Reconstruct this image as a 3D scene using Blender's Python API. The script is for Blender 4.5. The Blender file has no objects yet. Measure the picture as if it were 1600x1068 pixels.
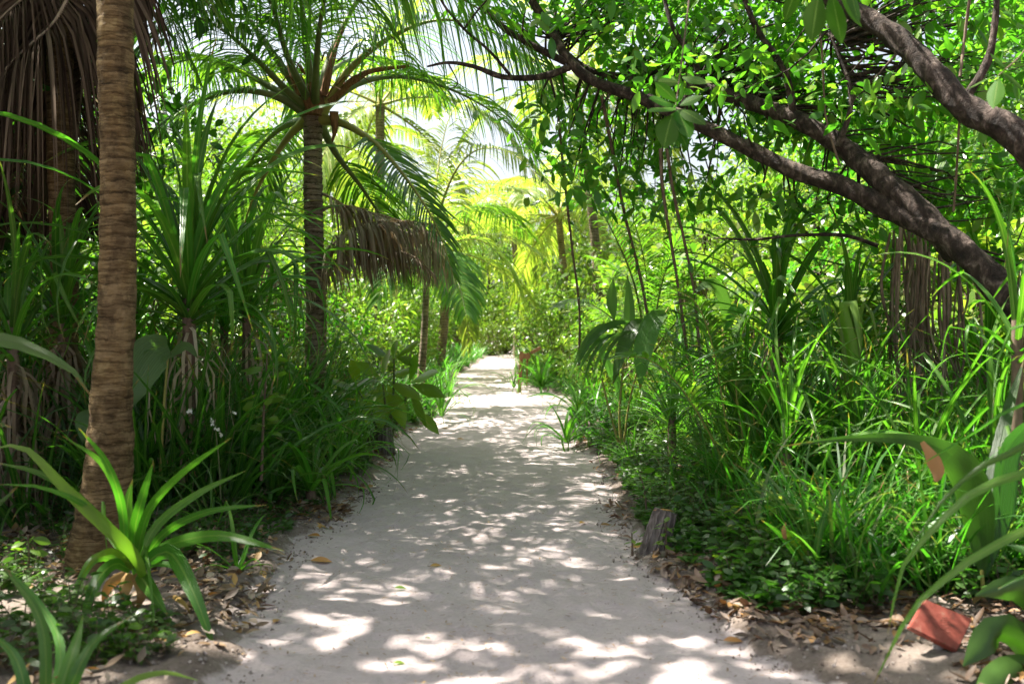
import bpy, math
import numpy as np
from mathutils import Vector
R = math.radians
rng = np.random.default_rng(11)
SC = bpy.context.scene
COL = SC.collection

# ------------------------------------------------------------------ camera, sky, sun, exposure
F = 1555.56                      # focal length in pixels of the 1600 px wide photograph (35 mm lens)
CAMH = 1.4
HOR = 505.0
PITCH = math.atan((534.0 - HOR) / F)
cam_d = bpy.data.cameras.new('camera')
cam = bpy.data.objects.new('camera', cam_d); COL.objects.link(cam)
cam.location = (0, 0, CAMH); cam.rotation_euler = (R(90) - PITCH, 0, 0)
cam_d.lens = 35; cam_d.sensor_width = 36; cam_d.clip_end = 1000; cam_d.clip_start = 0.05
cam_d.dof.use_dof = True; cam_d.dof.focus_distance = 8.5; cam_d.dof.aperture_fstop = 2.2
SC.camera = cam
SUN_AZ = -62.0                   # degrees from +Y, negative is left
SUN_EL = 62.0
w = bpy.data.worlds.new('World'); SC.world = w; w.use_nodes = True
nt = w.node_tree; bg = nt.nodes['Background']
sky = nt.nodes.new('ShaderNodeTexSky'); sky.sky_type = 'NISHITA'; sky.sun_disc = False
sky.sun_elevation = R(SUN_EL); sky.sun_rotation = R(SUN_AZ); sky.air_density = 1.0; sky.dust_density = 4.0; sky.ozone_density = 1.0
hz = nt.nodes.new('ShaderNodeHueSaturation'); hz.inputs['Saturation'].default_value = .5; nt.links.new(sky.outputs[0], hz.inputs['Color']); nt.links.new(hz.outputs[0], bg.inputs[0]); bg.inputs[1].default_value = 0.062
sl = bpy.data.lights.new('sun', 'SUN'); sun = bpy.data.objects.new('sun', sl); COL.objects.link(sun)
sl.energy = 5.0; sl.angle = R(0.5); sl.color = (1.0, 0.95, 0.86)
TOSUN = Vector((math.sin(R(SUN_AZ)) * math.cos(R(SUN_EL)), math.cos(R(SUN_AZ)) * math.cos(R(SUN_EL)), math.sin(R(SUN_EL))))
sun.rotation_euler = TOSUN.to_track_quat('Z', 'Y').to_euler()
SC.view_settings.view_transform = 'Standard'; SC.view_settings.look = 'None'
SC.view_settings.exposure = 2.12; SC.view_settings.gamma = 1.0; SC.view_settings.use_curve_mapping = False
cy = SC.cycles
cy.max_bounces = 6; cy.diffuse_bounces = 4; cy.glossy_bounces = 2; cy.transmission_bounces = 4; cy.transparent_max_bounces = 4
cy.use_denoising = True; cy.caustics_reflective = False; cy.caustics_refractive = False
cy.sample_clamp_indirect = 6.0; cy.use_adaptive_sampling = True; cy.adaptive_threshold = 0.02

# ------------------------------------------------------------------ helpers
CP, SP = math.cos(PITCH), math.sin(PITCH)
def P(px, py, Y):
    """point of the place seen at a photograph pixel, at depth Y"""
    a, b, c = px - 800.0, F, -(py - 534.0)
    dy = b * CP + c * SP; dz = -b * SP + c * CP
    s = Y / dy
    return np.array([a * s, Y, CAMH + dz * s])
def G(px, py):
    """point on the ground (z=0) seen at a pixel"""
    a, b, c = px - 800.0, F, -(py - 534.0)
    dy = b * CP + c * SP; dz = -b * SP + c * CP
    s = -CAMH / dz
    return np.array([a * s, dy * s, 0.0])
def snoise(x, y, seed=0):
    s = seed * 1.37
    return (np.sin(x * 1.3 + y * 2.1 + s) + np.sin(x * 2.9 - y * 1.7 + 1.3 * s) * .6 + np.sin(x * 5.3 + y * 4.9 + 2 * s) * .35
            + np.sin(x * 9.1 - y * 11.3 + s) * .2 + np.sin(x * 17.7 + y * 14.1 + 3 * s) * .12) / 2.27
def nrm(a):
    return a / np.maximum(np.linalg.norm(a, axis=-1, keepdims=True), 1e-9)

PT = [(1500, 130, 1800), (1068, 365, 1245), (980, 400, 1108), (900, 432, 1008), (870, 462, 975), (800, 545, 950), (740, 610, 935), (690, 617, 885), (650, 690, 880),
      (628, 702, 895), (612, 703, 850), (600, 706, 800), (585, 722, 800), (570, 745, 801), (558, 762, 803), (548, 770, 806)]
_py = np.array([p[0] for p in PT], float)
_Y = CAMH * F / (_py - HOR)
_xl = np.array([(p[1] - 800) / F for p in PT]) * _Y
_xr = np.array([(p[2] - 800) / F for p in PT]) * _Y
_Y = np.concatenate([[-12], _Y, [62, 80]]); _xl = np.concatenate([[_xl[0]], _xl, [-4.2, -9.0]]); _xr = np.concatenate([[_xr[0]], _xr, [-2.2, -6.5]])
def path_edges(y):
    return np.interp(y, _Y, _xl), np.interp(y, _Y, _xr)
def outside(x, y):
    """metres outside the path edge (negative on the path)"""
    l, r = path_edges(y)
    return np.maximum(l - x, x - r) + 0.09 * snoise(x * 2.2, y * 2.2, 3) + .03 * snoise(x * 9, y * 9, 4)
def gz(x, y):
    d = outside(x, y)
    t = np.clip((d + 0.14) / 0.34, 0, 1); t = t * t * (3 - 2 * t)
    h = -0.10 + t * 0.15
    far = np.clip(d / 3.0, 0, 1)
    return h + t * (0.020 * snoise(x * 3, y * 3, 5) + .012 * snoise(x * 14, y * 14, 6)) + far * 0.05 * (1 + snoise(x * .5, y * .5, 8))

class MB:
    def __init__(self): self.v = []; self.f = []; self.uv = []; self.m = []; self.n = 0
    def add(self, v, f, uv=None, mat=0):
        v = np.asarray(v, float).reshape(-1, 3); f = np.asarray(f, int)
        if uv is None: uv = np.zeros((len(v), 2))
        self.v.append(v); self.f.append(f + self.n); self.uv.append(np.asarray(uv, float).reshape(-1, 2)); self.m.append(np.full(len(f), mat)); self.n += len(v)
        return self
    def mesh(self, name, mats, smooth=True):
        me = bpy.data.meshes.new(name)
        v = np.concatenate(self.v); uv = np.concatenate(self.uv)
        me.vertices.add(len(v)); me.vertices.foreach_set('co', v.ravel())
        li = np.concatenate([f.ravel() for f in self.f]); cnt = np.concatenate([np.full(len(f), f.shape[1]) for f in self.f])
        me.loops.add(len(li)); me.loops.foreach_set('vertex_index', li)
        st = np.concatenate([[0], np.cumsum(cnt)[:-1]])
        me.polygons.add(len(cnt)); me.polygons.foreach_set('loop_start', st); me.polygons.foreach_set('loop_total', cnt)
        me.polygons.foreach_set('material_index', np.concatenate(self.m))
        me.polygons.foreach_set('use_smooth', np.full(len(cnt), smooth))
        l = me.uv_layers.new(name='UVMap'); l.data.foreach_set('uv', uv[li].ravel())
        me.update(calc_edges=True)
        for m in (mats if isinstance(mats, (list, tuple)) else [mats]): me.materials.append(m)
        return me

def link(name, data, parent=None, loc=(0, 0, 0)):
    o = bpy.data.objects.new(name, data); COL.objects.link(o); o.location = loc
    if parent is not None: o.parent = parent
    return o
def tag(o, label=None, cat=None, group=None, kind=None):
    if label: o['label'] = label
    if cat: o['category'] = cat
    if group: o['group'] = group
    if kind: o['kind'] = kind
    return o
def thing(name, label, cat, loc=(0, 0, 0), group=None, rz=0):
    o = bpy.data.objects.new(name, None); COL.objects.link(o); o.empty_display_size = .1
    o.location = tuple(float(c) for c in loc); o.rotation_euler = (0, 0, rz)
    return tag(o, label, cat, group)
def part(name, mb, mats, root, world=True, smooth=True, kind=None, label=None):
    """mesh in world coordinates re-based on its root"""
    o = link(name, mb.mesh(name, mats, smooth), root)
    if world:
        off = Vector((0, 0, 0)); r = root
        while r is not None: off += r.location; r = r.parent
        o.data.transform(__import__('mathutils').Matrix.Translation(-off))
    if kind: o['kind'] = kind
    if label: o['label'] = label
    return o

def ribbon(mb, C, S, W, nc=2, fold=0.0, pleat=0.0, mat=0, v0=0.0, v1=1.0):
    C = np.asarray(C, float); n, k, _ = C.shape
    T = nrm(np.gradient(C, axis=1)); S = nrm(S - T * (S * T).sum(-1, keepdims=True)); N = np.cross(S, T)
    u = np.linspace(-1, 1, nc)
    off = fold * np.abs(u) + (pleat * ((np.arange(nc) % 2) * 2 - 1) if pleat else 0)
    V = C[:, :, None, :] + S[:, :, None, :] * (u[None, None, :, None] * W[:, :, None, None]) + N[:, :, None, :] * (off[None, None, :, None] * W[:, :, None, None])
    uv = np.zeros((n, k, nc, 2)); uv[..., 0] = (u * .5 + .5)[None, None, :]; uv[..., 1] = np.linspace(v0, v1, k)[None, :, None]
    base = (np.arange(n) * k * nc)[:, None, None]; i = np.arange(k - 1)[None, :, None]; j = np.arange(nc - 1)[None, None, :]
    a = base + i * nc + j
    f = np.stack([a, a + 1, a + nc + 1, a + nc], -1).reshape(-1, 4)
    return mb.add(V.reshape(-1, 3), f, uv.reshape(-1, 2), mat)

def resample(pts, k):
    """Catmull-Rom through the points, k samples by arc length (extra columns follow)"""
    p = np.asarray(pts, float)
    q = np.vstack([2 * p[0] - p[1], p, 2 * p[-1] - p[-2]]); out = []
    for i in range(1, len(q) - 2):
        t = np.linspace(0, 1, 17)[:-1, None]
        a, b, c, d = q[i - 1], q[i], q[i + 1], q[i + 2]
        out.append(.5 * (2 * b + (c - a) * t + (2 * a - 5 * b + 4 * c - d) * t * t + (3 * b - a - 3 * c + d) * t ** 3))
    out = np.vstack(out + [p[-1:]])
    s = np.concatenate([[0], np.cumsum(np.linalg.norm(np.diff(out[:, :3], axis=0), axis=1))])
    ss = np.linspace(0, s[-1], k)
    return np.stack([np.interp(ss, s, out[:, c]) for c in range(out.shape[1])], 1)

def tube(mb, C, Rr, sides=10, mat=0, lump=0.0, lf=3.0, cap=True, flat=None, seed=0):
    C = np.asarray(C, float); k = len(C); Rr = np.broadcast_to(np.asarray(Rr, float), (k,))
    T = nrm(np.gradient(C, axis=0)); ref = np.array([0, 1, 0.0]) if abs(T[0][1]) < .8 else np.array([1.0, 0, 0])
    X = np.zeros_like(C); x = nrm(np.cross(T[0], ref))
    for i in range(k):
        x = nrm(x - T[i] * np.dot(x, T[i])); X[i] = x
    Yv = np.cross(T, X)
    a = np.linspace(0, 2 * math.pi, sides, endpoint=False)
    s = np.concatenate([[0], np.cumsum(np.linalg.norm(np.diff(C, axis=0), axis=1))])
    rr = Rr[:, None] * np.ones(sides)[None, :]
    if lump: rr = rr * (1 + lump * snoise(np.cos(a)[None, :] * 1.7 + s[:, None] * lf, np.sin(a)[None, :] * 1.7 + s[:, None] * lf * .7, seed))
    if flat is not None: rr = rr * flat(a)[None, :]
    V = C[:, None, :] + X[:, None, :] * (np.cos(a)[None, :, None] * rr[..., None]) + Yv[:, None, :] * (np.sin(a)[None, :, None] * rr[..., None])
    uv = np.stack([np.tile(a / 6.2832, (k, 1)), np.tile(s[:, None], (1, sides))], -1)
    i = np.arange(k - 1)[:, None]; j = np.arange(sides)[None, :]; j2 = (j + 1) % sides
    f = np.stack([i * sides + j, i * sides + j2, (i + 1) * sides + j2, (i + 1) * sides + j], -1).reshape(-1, 4)
    n0 = mb.n
    mb.add(V.reshape(-1, 3), f, uv.reshape(-1, 2), mat)
    if cap:
        j = np.arange(sides); j2 = (j + 1) % sides
        v = np.vstack([V[0], C[:1], V[-1], C[-1:]])
        f = np.vstack([np.stack([j2, j, np.full(sides, sides)], -1), np.stack([sides + 1 + j, sides + 1 + j2, np.full(sides, 2 * sides + 1)], -1)])
        mb.add(v, f, None, mat)
    return mb

def leaves(mb, pos, d, L, wr=.3, droop=.2, k=4, nc=2, fold=0.0, mat=0, prof=None, upv=None, r=None):
    r = r or rng
    n = len(pos); d = nrm(d)
    if upv is None: upv = np.array([0, 0, 1.0]) + r.normal(0, .45, (n, 3))
    S = nrm(np.cross(d, upv)); t = np.linspace(0, 1, k)
    C = pos[:, None, :] + d[:, None, :] * (L[:, None] * t[None, :])[..., None]
    C[:, :, 2] -= (droop * L)[:, None] * (t ** 2)[None, :] if np.ndim(droop) else droop * L[:, None] * (t ** 2)[None, :]
    if prof is None: prof = {3: [.12, 1, .04], 4: [.12, .95, .85, .03], 5: [.1, .8, 1, .7, .02], 6: [.1, .6, .95, 1, .7, .02]}[k]
    W = (L * wr * .5)[:, None] * np.array(prof)[None, :]
    return ribbon(mb, C, np.repeat(S[:, None, :], k, 1), W, nc, fold, mat=mat)

def sph(n, r=None):
    r = r or rng
    return nrm(r.normal(0, 1, (n, 3)))

# ------------------------------------------------------------------ materials
def nodes_of(name):
    m = bpy.data.materials.new(name); m.use_nodes = True
    return m, m.node_tree, m.node_tree.nodes['Principled BSDF'], m.node_tree.nodes['Material Output']
def ramp(t, stops, interp='LINEAR'):
    r = t.nodes.new('ShaderNodeValToRGB'); r.color_ramp.interpolation = interp
    while len(r.color_ramp.elements) < len(stops): r.color_ramp.elements.new(.5)
    for e, (p, c) in zip(r.color_ramp.elements, stops): e.position = p; e.color = (*c, 1)
    return r
def mathn(t, op, a, b=None):
    n = t.nodes.new('ShaderNodeMath'); n.operation = op
    for i, x in enumerate((a, b)):
        if x is None: continue
        if isinstance(x, (int, float)): n.inputs[i].default_value = x
        else: t.links.new(x, n.inputs[i])
    return n.outputs[0]
def leaf_mat(name, cols, tcol=(1.5, 2.2, .6), tmix=.45, rough=.38, midrib=0.0, tip=None, pleat=0, spec=.5):
    m, t, b, out = nodes_of(name); L = t.links
    g = t.nodes.new('ShaderNodeNewGeometry')
    r = ramp(t, [(i / max(1, len(cols) - 1), c) for i, c in enumerate(cols)])
    L.new(g.outputs['Random Per Island'], r.inputs[0]); col = r.outputs[0]
    oi = t.nodes.new('ShaderNodeObjectInfo')
    hs = t.nodes.new('ShaderNodeHueSaturation'); L.new(col, hs.inputs['Color'])
    mr = t.nodes.new('ShaderNodeMapRange'); mr.inputs['To Min'].default_value = .75; mr.inputs['To Max'].default_value = 1.3
    L.new(oi.outputs['Random'], mr.inputs['Value']); L.new(mr.outputs[0], hs.inputs['Value'])
    mr2 = t.nodes.new('ShaderNodeMapRange'); mr2.inputs['To Min'].default_value = .485; mr2.inputs['To Max'].default_value = .515
    fr = mathn(t, 'FRACT', mathn(t, 'MULTIPLY', oi.outputs['Random'], 7.31)); L.new(fr, mr2.inputs['Value']); L.new(mr2.outputs[0], hs.inputs['Hue'])
    col = hs.outputs[0]
    if midrib or tip or pleat:
        uv = t.nodes.new('ShaderNodeUVMap'); sx = t.nodes.new('ShaderNodeSeparateXYZ'); L.new(uv.outputs[0], sx.inputs[0])
    if midrib:
        a = mathn(t, 'ABSOLUTE', mathn(t, 'SUBTRACT', sx.outputs[0], .5)); lt = mathn(t, 'LESS_THAN', a, midrib)
        mx = t.nodes.new('ShaderNodeMixRGB'); L.new(mathn(t, 'MULTIPLY', lt, .55), mx.inputs[0]); L.new(col, mx.inputs[1]); mx.inputs[2].default_value = (.22, .30, .08, 1); col = mx.outputs[0]
    if tip:
        nz = t.nodes.new('ShaderNodeTexNoise'); nz.inputs['Scale'].default_value = 14
        s = mathn(t, 'ADD', sx.outputs[1], mathn(t, 'MULTIPLY', mathn(t, 'SUBTRACT', nz.outputs[0], .5), .35))
        s = mathn(t, 'ADD', s, mathn(t, 'MULTIPLY', mathn(t, 'SUBTRACT', g.outputs['Random Per Island'], .5), .25))
        mx = t.nodes.new('ShaderNodeMixRGB'); rr = ramp(t, [(tip, (0, 0, 0)), (min(1, tip + .05), (1, 1, 1))]); L.new(s, rr.inputs[0]); L.new(rr.outputs[0], mx.inputs[0]); L.new(col, mx.inputs[1]); mx.inputs[2].default_value = (.24, .15, .06, 1); col = mx.outputs[0]
    L.new(col, b.inputs['Base Color']); b.inputs['Roughness'].default_value = rough; b.inputs['Specular IOR Level'].default_value = spec
    if pleat:
        wv = mathn(t, 'SINE', mathn(t, 'MULTIPLY', sx.outputs[0], pleat * 6.2832))
        bp = t.nodes.new('ShaderNodeBump'); bp.inputs['Strength'].default_value = .5; bp.inputs['Distance'].default_value = .004; L.new(wv, bp.inputs['Height']); L.new(bp.outputs[0], b.inputs['Normal'])
    tr = t.nodes.new('ShaderNodeBsdfTranslucent'); mm = t.nodes.new('ShaderNodeMixRGB'); mm.blend_type = 'MULTIPLY'; mm.inputs[0].default_value = 1
    L.new(col, mm.inputs[1]); mm.inputs[2].default_value = (*tcol, 1); L.new(mm.outputs[0], tr.inputs[0])
    ms = t.nodes.new('ShaderNodeMixShader'); ms.inputs[0].default_value = tmix
    L.new(b.outputs[0], ms.inputs[1]); L.new(tr.outputs[0], ms.inputs[2]); L.new(ms.outputs[0], out.inputs[0])
    return m
def solid_mat(name, stops, scale=(6, 6, 6), rough=.85, bump=.4, dist=.01, detail=6, use_uv=False, isl=False, spec=.3, distort=.4):
    m, t, b, out = nodes_of(name); L = t.links
    tc = t.nodes.new('ShaderNodeTexCoord'); mp = t.nodes.new('ShaderNodeMapping'); mp.inputs['Scale'].default_value = scale
    L.new(tc.outputs['UV' if use_uv else 'Object'], mp.inputs[0])
    nz = t.nodes.new('ShaderNodeTexNoise'); nz.inputs['Scale'].default_value = 1; nz.inputs['Detail'].default_value = detail; nz.inputs['Roughness'].default_value = .65; nz.inputs['Distortion'].default_value = distort
    L.new(mp.outputs[0], nz.inputs['Vector']); r = ramp(t, stops); L.new(nz.outputs[0], r.inputs[0]); col = r.outputs[0]
    if isl:
        g = t.nodes.new('ShaderNodeNewGeometry'); r2 = ramp(t, isl); L.new(g.outputs['Random Per Island'], r2.inputs[0])
        mx = t.nodes.new('ShaderNodeMixRGB'); mx.blend_type = 'MULTIPLY'; mx.inputs[0].default_value = 1; L.new(col, mx.inputs[1]); L.new(r2.outputs[0], mx.inputs[2]); col = mx.outputs[0]
    L.new(col, b.inputs['Base Color']); b.inputs['Roughness'].default_value = rough; b.inputs['Specular IOR Level'].default_value = spec
    bp = t.nodes.new('ShaderNodeBump'); bp.inputs['Strength'].default_value = bump; bp.inputs['Distance'].default_value = dist
    L.new(nz.outputs[0], bp.inputs['Height']); L.new(bp.outputs[0], b.inputs['Normal'])
    return m

M = {}
M['strap'] = leaf_mat('screwpine_leaf', [(.038, .10, .016), (.052, .145, .02), (.075, .18, .024), (.045, .12, .026)], tip=.93, rough=.3, midrib=.07, tmix=.42, pleat=3)
M['lily'] = leaf_mat('lily_leaf', [(.07, .17, .02), (.085, .20, .025), (.05, .14, .02)], tip=.97, rough=.3, midrib=.05, tmix=.42, pleat=7)
M['grass'] = leaf_mat('grass_blade', [(.035, .09, .015), (.06, .15, .02), (.08, .18, .025), (.12, .13, .05)], rough=.4, tmix=.45, tip=.95)
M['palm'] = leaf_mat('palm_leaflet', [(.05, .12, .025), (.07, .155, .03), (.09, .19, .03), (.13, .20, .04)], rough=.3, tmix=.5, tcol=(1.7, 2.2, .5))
M['palmfar'] = leaf_mat('sunny_palm_leaflet', [(.12, .18, .04), (.19, .24, .07), (.27, .28, .11)], rough=.33, tmix=.5, tcol=(1.8, 2.1, .5))  # paler than the near leaflets: sunlight on the far palms is painted in
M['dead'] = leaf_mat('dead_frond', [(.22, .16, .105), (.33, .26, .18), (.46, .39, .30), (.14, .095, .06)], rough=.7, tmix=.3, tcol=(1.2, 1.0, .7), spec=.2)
M['seeddark'] = leaf_mat('shaded_pleated_leaf', [(.035, .085, .02), (.045, .10, .022)], rough=.4, tmix=.35, pleat=22, tip=.97)  # darker copy of the pleated leaf, with shade painted into its green
M['deaddark'] = leaf_mat('shaded_dead_frond', [(.04, .026, .017), (.075, .052, .034), (.12, .088, .06), (.025, .016, .011)], rough=.8, tmix=.12, tcol=(1.2, 1.0, .7), spec=.1)  # dead frond colours darkened for the left skirt, its shade put into the colour
M['seed'] = leaf_mat('pleated_leaf', [(.08, .15, .05), (.10, .17, .06)], rough=.34, tmix=.4, pleat=18, tip=.985)
M['tree'] = leaf_mat('tree_leaf', [(.04, .11, .018), (.065, .16, .02), (.09, .20, .025), (.16, .22, .035)], rough=.3, tmix=.48)
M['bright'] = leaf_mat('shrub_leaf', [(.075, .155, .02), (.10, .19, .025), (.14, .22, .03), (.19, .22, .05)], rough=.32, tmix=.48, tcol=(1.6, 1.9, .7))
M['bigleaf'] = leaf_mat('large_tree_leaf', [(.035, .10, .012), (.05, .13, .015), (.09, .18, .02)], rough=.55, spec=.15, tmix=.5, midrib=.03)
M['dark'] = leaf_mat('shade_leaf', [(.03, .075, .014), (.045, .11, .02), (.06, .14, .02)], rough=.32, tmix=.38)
M['cover'] = leaf_mat('ground_leaf', [(.03, .08, .015), (.05, .12, .02), (.08, .17, .03), (.05, .09, .03)], rough=.35, tmix=.4)
M['yellow'] = leaf_mat('yellow_leaf', [(.35, .27, .03), (.30, .25, .05)], rough=.45, tmix=.3, tcol=(1.2, 1.1, .5))
M['ylgreen'] = leaf_mat('yellowing_leaf', [(.16, .22, .03), (.12, .2, .03)], rough=.4, tmix=.42)
M['litter'] = leaf_mat('dry_leaf', [(.07, .04, .025), (.20, .115, .06), (.12, .07, .04), (.32, .21, .13), (.10, .06, .04), (.40, .22, .06), (.16, .10, .06), (.42, .32, .25), (.09, .055, .035)], rough=.6, tmix=.15, tcol=(1.2, .9, .6))
M['fallen'] = leaf_mat('fallen_leaf', [(.45, .24, .04), (.40, .20, .06), (.5, .3, .05)], rough=.5, tmix=.2, tcol=(1.2, .9, .5))
M['rachis'] = solid_mat('palm_midrib', [(.3, (.07, .10, .03)), (.7, (.16, .18, .06))], (3, 3, 3), rough=.45, bump=.1)
M['petiole'] = solid_mat('yellow_petiole', [(.3, (.22, .22, .05)), (.7, (.34, .30, .09))], (3, 3, 3), rough=.45, bump=.1)
M['fibre'] = solid_mat('palm_fibre', [(.3, (.06, .03, .015)), (.55, (.22, .11, .05)), (.8, (.4, .2, .09))], (50, 50, 6), rough=.9, bump=.8, dist=.01)
M['deadstem'] = solid_mat('dead_stem', [(.3, (.12, .08, .05)), (.7, (.36, .28, .2))], (20, 20, 6), rough=.8)
M['bark'] = solid_mat('branch_bark', [(.36, (.014, .009, .007)), (.5, (.04, .027, .02)), (.58, (.085, .06, .048)), (.7, (.22, .17, .14))], (16, 16, 10), rough=.85, bump=1.0, dist=.05, detail=10)
M['vine'] = solid_mat('vine_bark', [(.3, (.07, .045, .03)), (.7, (.22, .16, .11))], (20, 20, 8), rough=.85, bump=.5)
M['stem'] = solid_mat('green_stem', [(.3, (.06, .09, .03)), (.7, (.14, .14, .06))], (8, 8, 8), rough=.6, bump=.2)
M['flower'] = solid_mat('white_flower', [(.3, (.75, .75, .62)), (.7, (.82, .82, .75))], (8, 8, 8), rough=.6, bump=.1)

def palm_bark(name, dark, mid, light, zs=26.0, ring=.062, line=.13):
    m, t, b, out = nodes_of(name); L = t.links
    tc = t.nodes.new('ShaderNodeTexCoord')
    def nz(scale, s, d=6, di=.3):
        mp = t.nodes.new('ShaderNodeMapping'); mp.inputs['Scale'].default_value = scale; L.new(tc.outputs['Object'], mp.inputs[0])
        n = t.nodes.new('ShaderNodeTexNoise'); n.inputs['Scale'].default_value = s; n.inputs['Detail'].default_value = d; n.inputs['Distortion'].default_value = di; n.inputs['Roughness'].default_value = .7
        L.new(mp.outputs[0], n.inputs['Vector']); return n.outputs[0]
    n1 = nz((1, 1, zs / 4), 6.0); n2 = nz((1, 1, .6), 3.0); n3 = nz((1, 1, zs / 2), 14.0)
    s = mathn(t, 'ADD', mathn(t, 'MULTIPLY', n1, .45), mathn(t, 'ADD', mathn(t, 'MULTIPLY', n2, .3), mathn(t, 'MULTIPLY', n3, .25)))
    sx = t.nodes.new('ShaderNodeSeparateXYZ'); L.new(tc.outputs['Object'], sx.inputs[0])
    zz = mathn(t, 'ADD', mathn(t, 'DIVIDE', sx.outputs[2], ring), mathn(t, 'MULTIPLY', nz((1, 1, .8), 5.0, 4), 1.6))
    saw = mathn(t, 'FRACT', zz); ln = mathn(t, 'GREATER_THAN', mathn(t, 'ADD', saw, mathn(t, 'MULTIPLY', nz((1, 1, 3), 9.0, 3), .35)), 1.03)
    s = mathn(t, 'SUBTRACT', s, mathn(t, 'MULTIPLY', ln, line)); s = mathn(t, 'ADD', s, mathn(t, 'MULTIPLY', saw, .045))
    r = ramp(t, [(.36, dark), (.47, mid), (.56, light), (.66, tuple(min(1, c * 1.5) for c in light))]); L.new(s, r.inputs[0])
    pr = ramp(t, [(.42, (.62, .60, .58)), (.50, (1, 1, 1)), (.58, (1.0, .95, .85)), (.66, (1.35, 1.4, 1.3))]); L.new(nz((1, 1, .7), 7.0, 6), pr.inputs[0])
    mx = t.nodes.new('ShaderNodeMixRGB'); mx.blend_type = 'MULTIPLY'; mx.inputs[0].default_value = 1; L.new(r.outputs[0], mx.inputs[1]); L.new(pr.outputs[0], mx.inputs[2])
    L.new(mx.outputs[0], b.inputs['Base Color']); b.inputs['Roughness'].default_value = .9; b.inputs['Specular IOR Level'].default_value = .2
    bp = t.nodes.new('ShaderNodeBump'); bp.inputs['Strength'].default_value = 1.0; bp.inputs['Distance'].default_value = .03; L.new(s, bp.inputs['Height']); L.new(bp.outputs[0], b.inputs['Normal'])
    return m
M['palmbark'] = palm_bark('coconut_bark', (.014, .009, .005), (.10, .064, .028), (.22, .155, .08), line=.07)
M['palmbark2'] = palm_bark('young_palm_bark', (.04, .03, .02), (.16, .12, .085), (.30, .24, .18), 40, .068, line=.13)

def sand_mat(name, c0, c1, speck, edge=None):
    m, t, b, out = nodes_of(name); L = t.links
    tc = t.nodes.new('ShaderNodeTexCoord')
    def nz(s, d=8, rr=.6, di=0, sc=(1, 1, 1)):
        mp = t.nodes.new('ShaderNodeMapping'); mp.inputs['Scale'].default_value = sc; L.new(tc.outputs['Object'], mp.inputs[0])
        n = t.nodes.new('ShaderNodeTexNoise'); n.inputs['Scale'].default_value = s; n.inputs['Detail'].default_value = d; n.inputs['Roughness'].default_value = rr; n.inputs['Distortion'].default_value = di
        L.new(mp.outputs[0], n.inputs['Vector']); return n.outputs[0]
    a = nz(1.3, 5); f = nz(45, 4, .7); r = ramp(t, [(.3, c0), (.7, c1)]); L.new(mathn(t, 'ADD', mathn(t, 'MULTIPLY', a, .6), mathn(t, 'MULTIPLY', f, .4)), r.inputs[0])
    vo = t.nodes.new('ShaderNodeTexVoronoi'); vo.inputs['Scale'].default_value = 34; L.new(tc.outputs['Object'], vo.inputs['Vector'])
    gate = nz(2.2, 3)
    sp = mathn(t, 'MULTIPLY', mathn(t, 'LESS_THAN', vo.outputs['Distance'], .11), mathn(t, 'GREATER_THAN', gate, .50))
    mx = t.nodes.new('ShaderNodeMixRGB'); L.new(mathn(t, 'MULTIPLY', sp, .75), mx.inputs[0]); L.new(r.outputs[0], mx.inputs[1]); mx.inputs[2].default_value = (*speck, 1)
    if edge:
        at = t.nodes.new('ShaderNodeAttribute'); at.attribute_name = 'sandiness'; sm = mathn(t, 'ADD', at.outputs['Fac'], mathn(t, 'MULTIPLY', mathn(t, 'SUBTRACT', nz(9, 6, .7), .5), 1.3))
        er = ramp(t, [(.35, (0, 0, 0)), (.6, (1, 1, 1))]); L.new(sm, er.inputs[0]); m2 = t.nodes.new('ShaderNodeMixRGB'); L.new(er.outputs[0], m2.inputs[0]); L.new(mx.outputs[0], m2.inputs[1]); m2.inputs[2].default_value = (*edge, 1); mx = m2
    L.new(mx.outputs[0], b.inputs['Base Color']); b.inputs['Roughness'].default_value = .95; b.inputs['Specular IOR Level'].default_value = .15
    h = mathn(t, 'ADD', mathn(t, 'MULTIPLY', nz(7, 6, .55, .5), 1.0), mathn(t, 'MULTIPLY', nz(60, 5, .7), .28))
    h = mathn(t, 'ADD', h, mathn(t, 'MULTIPLY', nz(16, 3, .5, .2, (1, 3.2, 1)), .3))
    bp = t.nodes.new('ShaderNodeBump'); bp.inputs['Strength'].default_value = .85; bp.inputs['Distance'].default_value = .035; L.new(h, bp.inputs['Height']); L.new(bp.outputs[0], b.inputs['Normal'])
    return m
M['sand'] = sand_mat('pale_sand', (.36, .30, .29), (.52, .44, .43), (.12, .09, .07))
M['soil'] = sand_mat('dark_soil', (.09, .065, .05), (.26, .215, .185), (.05, .03, .02), edge=(.42, .355, .34))
M['coral'] = solid_mat('coral_bits', [(.3, (.35, .31, .28)), (.7, (.55, .5, .47))], (9, 9, 9), rough=.95, bump=.5, isl=[(0, (.3, .25, .22)), (1, (.85, .82, .8))])
M['wood'] = solid_mat('weathered_wood', [(.3, (.05, .04, .035)), (.5, (.14, .115, .10)), (.72, (.30, .26, .24))], (40, 40, 3.5), rough=.9, bump=.9, dist=.012)
def terra(name, a, bcol):
    m = solid_mat(name, [(.3, a), (.7, bcol)], (9, 9, 9), rough=.55, bump=.15, dist=.004); return m
M['terra'] = solid_mat('terracotta_paint', [(.34, (.11, .035, .025)), (.46, (.24, .055, .038)), (.6, (.31, .085, .06)), (.7, (.34, .18, .13))], (16, 16, 16), rough=.6, bump=.3, dist=.004, detail=10)
M['scratch'] = solid_mat('engraved_mark', [(.3, (.10, .03, .02)), (.7, (.16, .05, .035))], (9, 9, 9), rough=.8)
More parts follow.
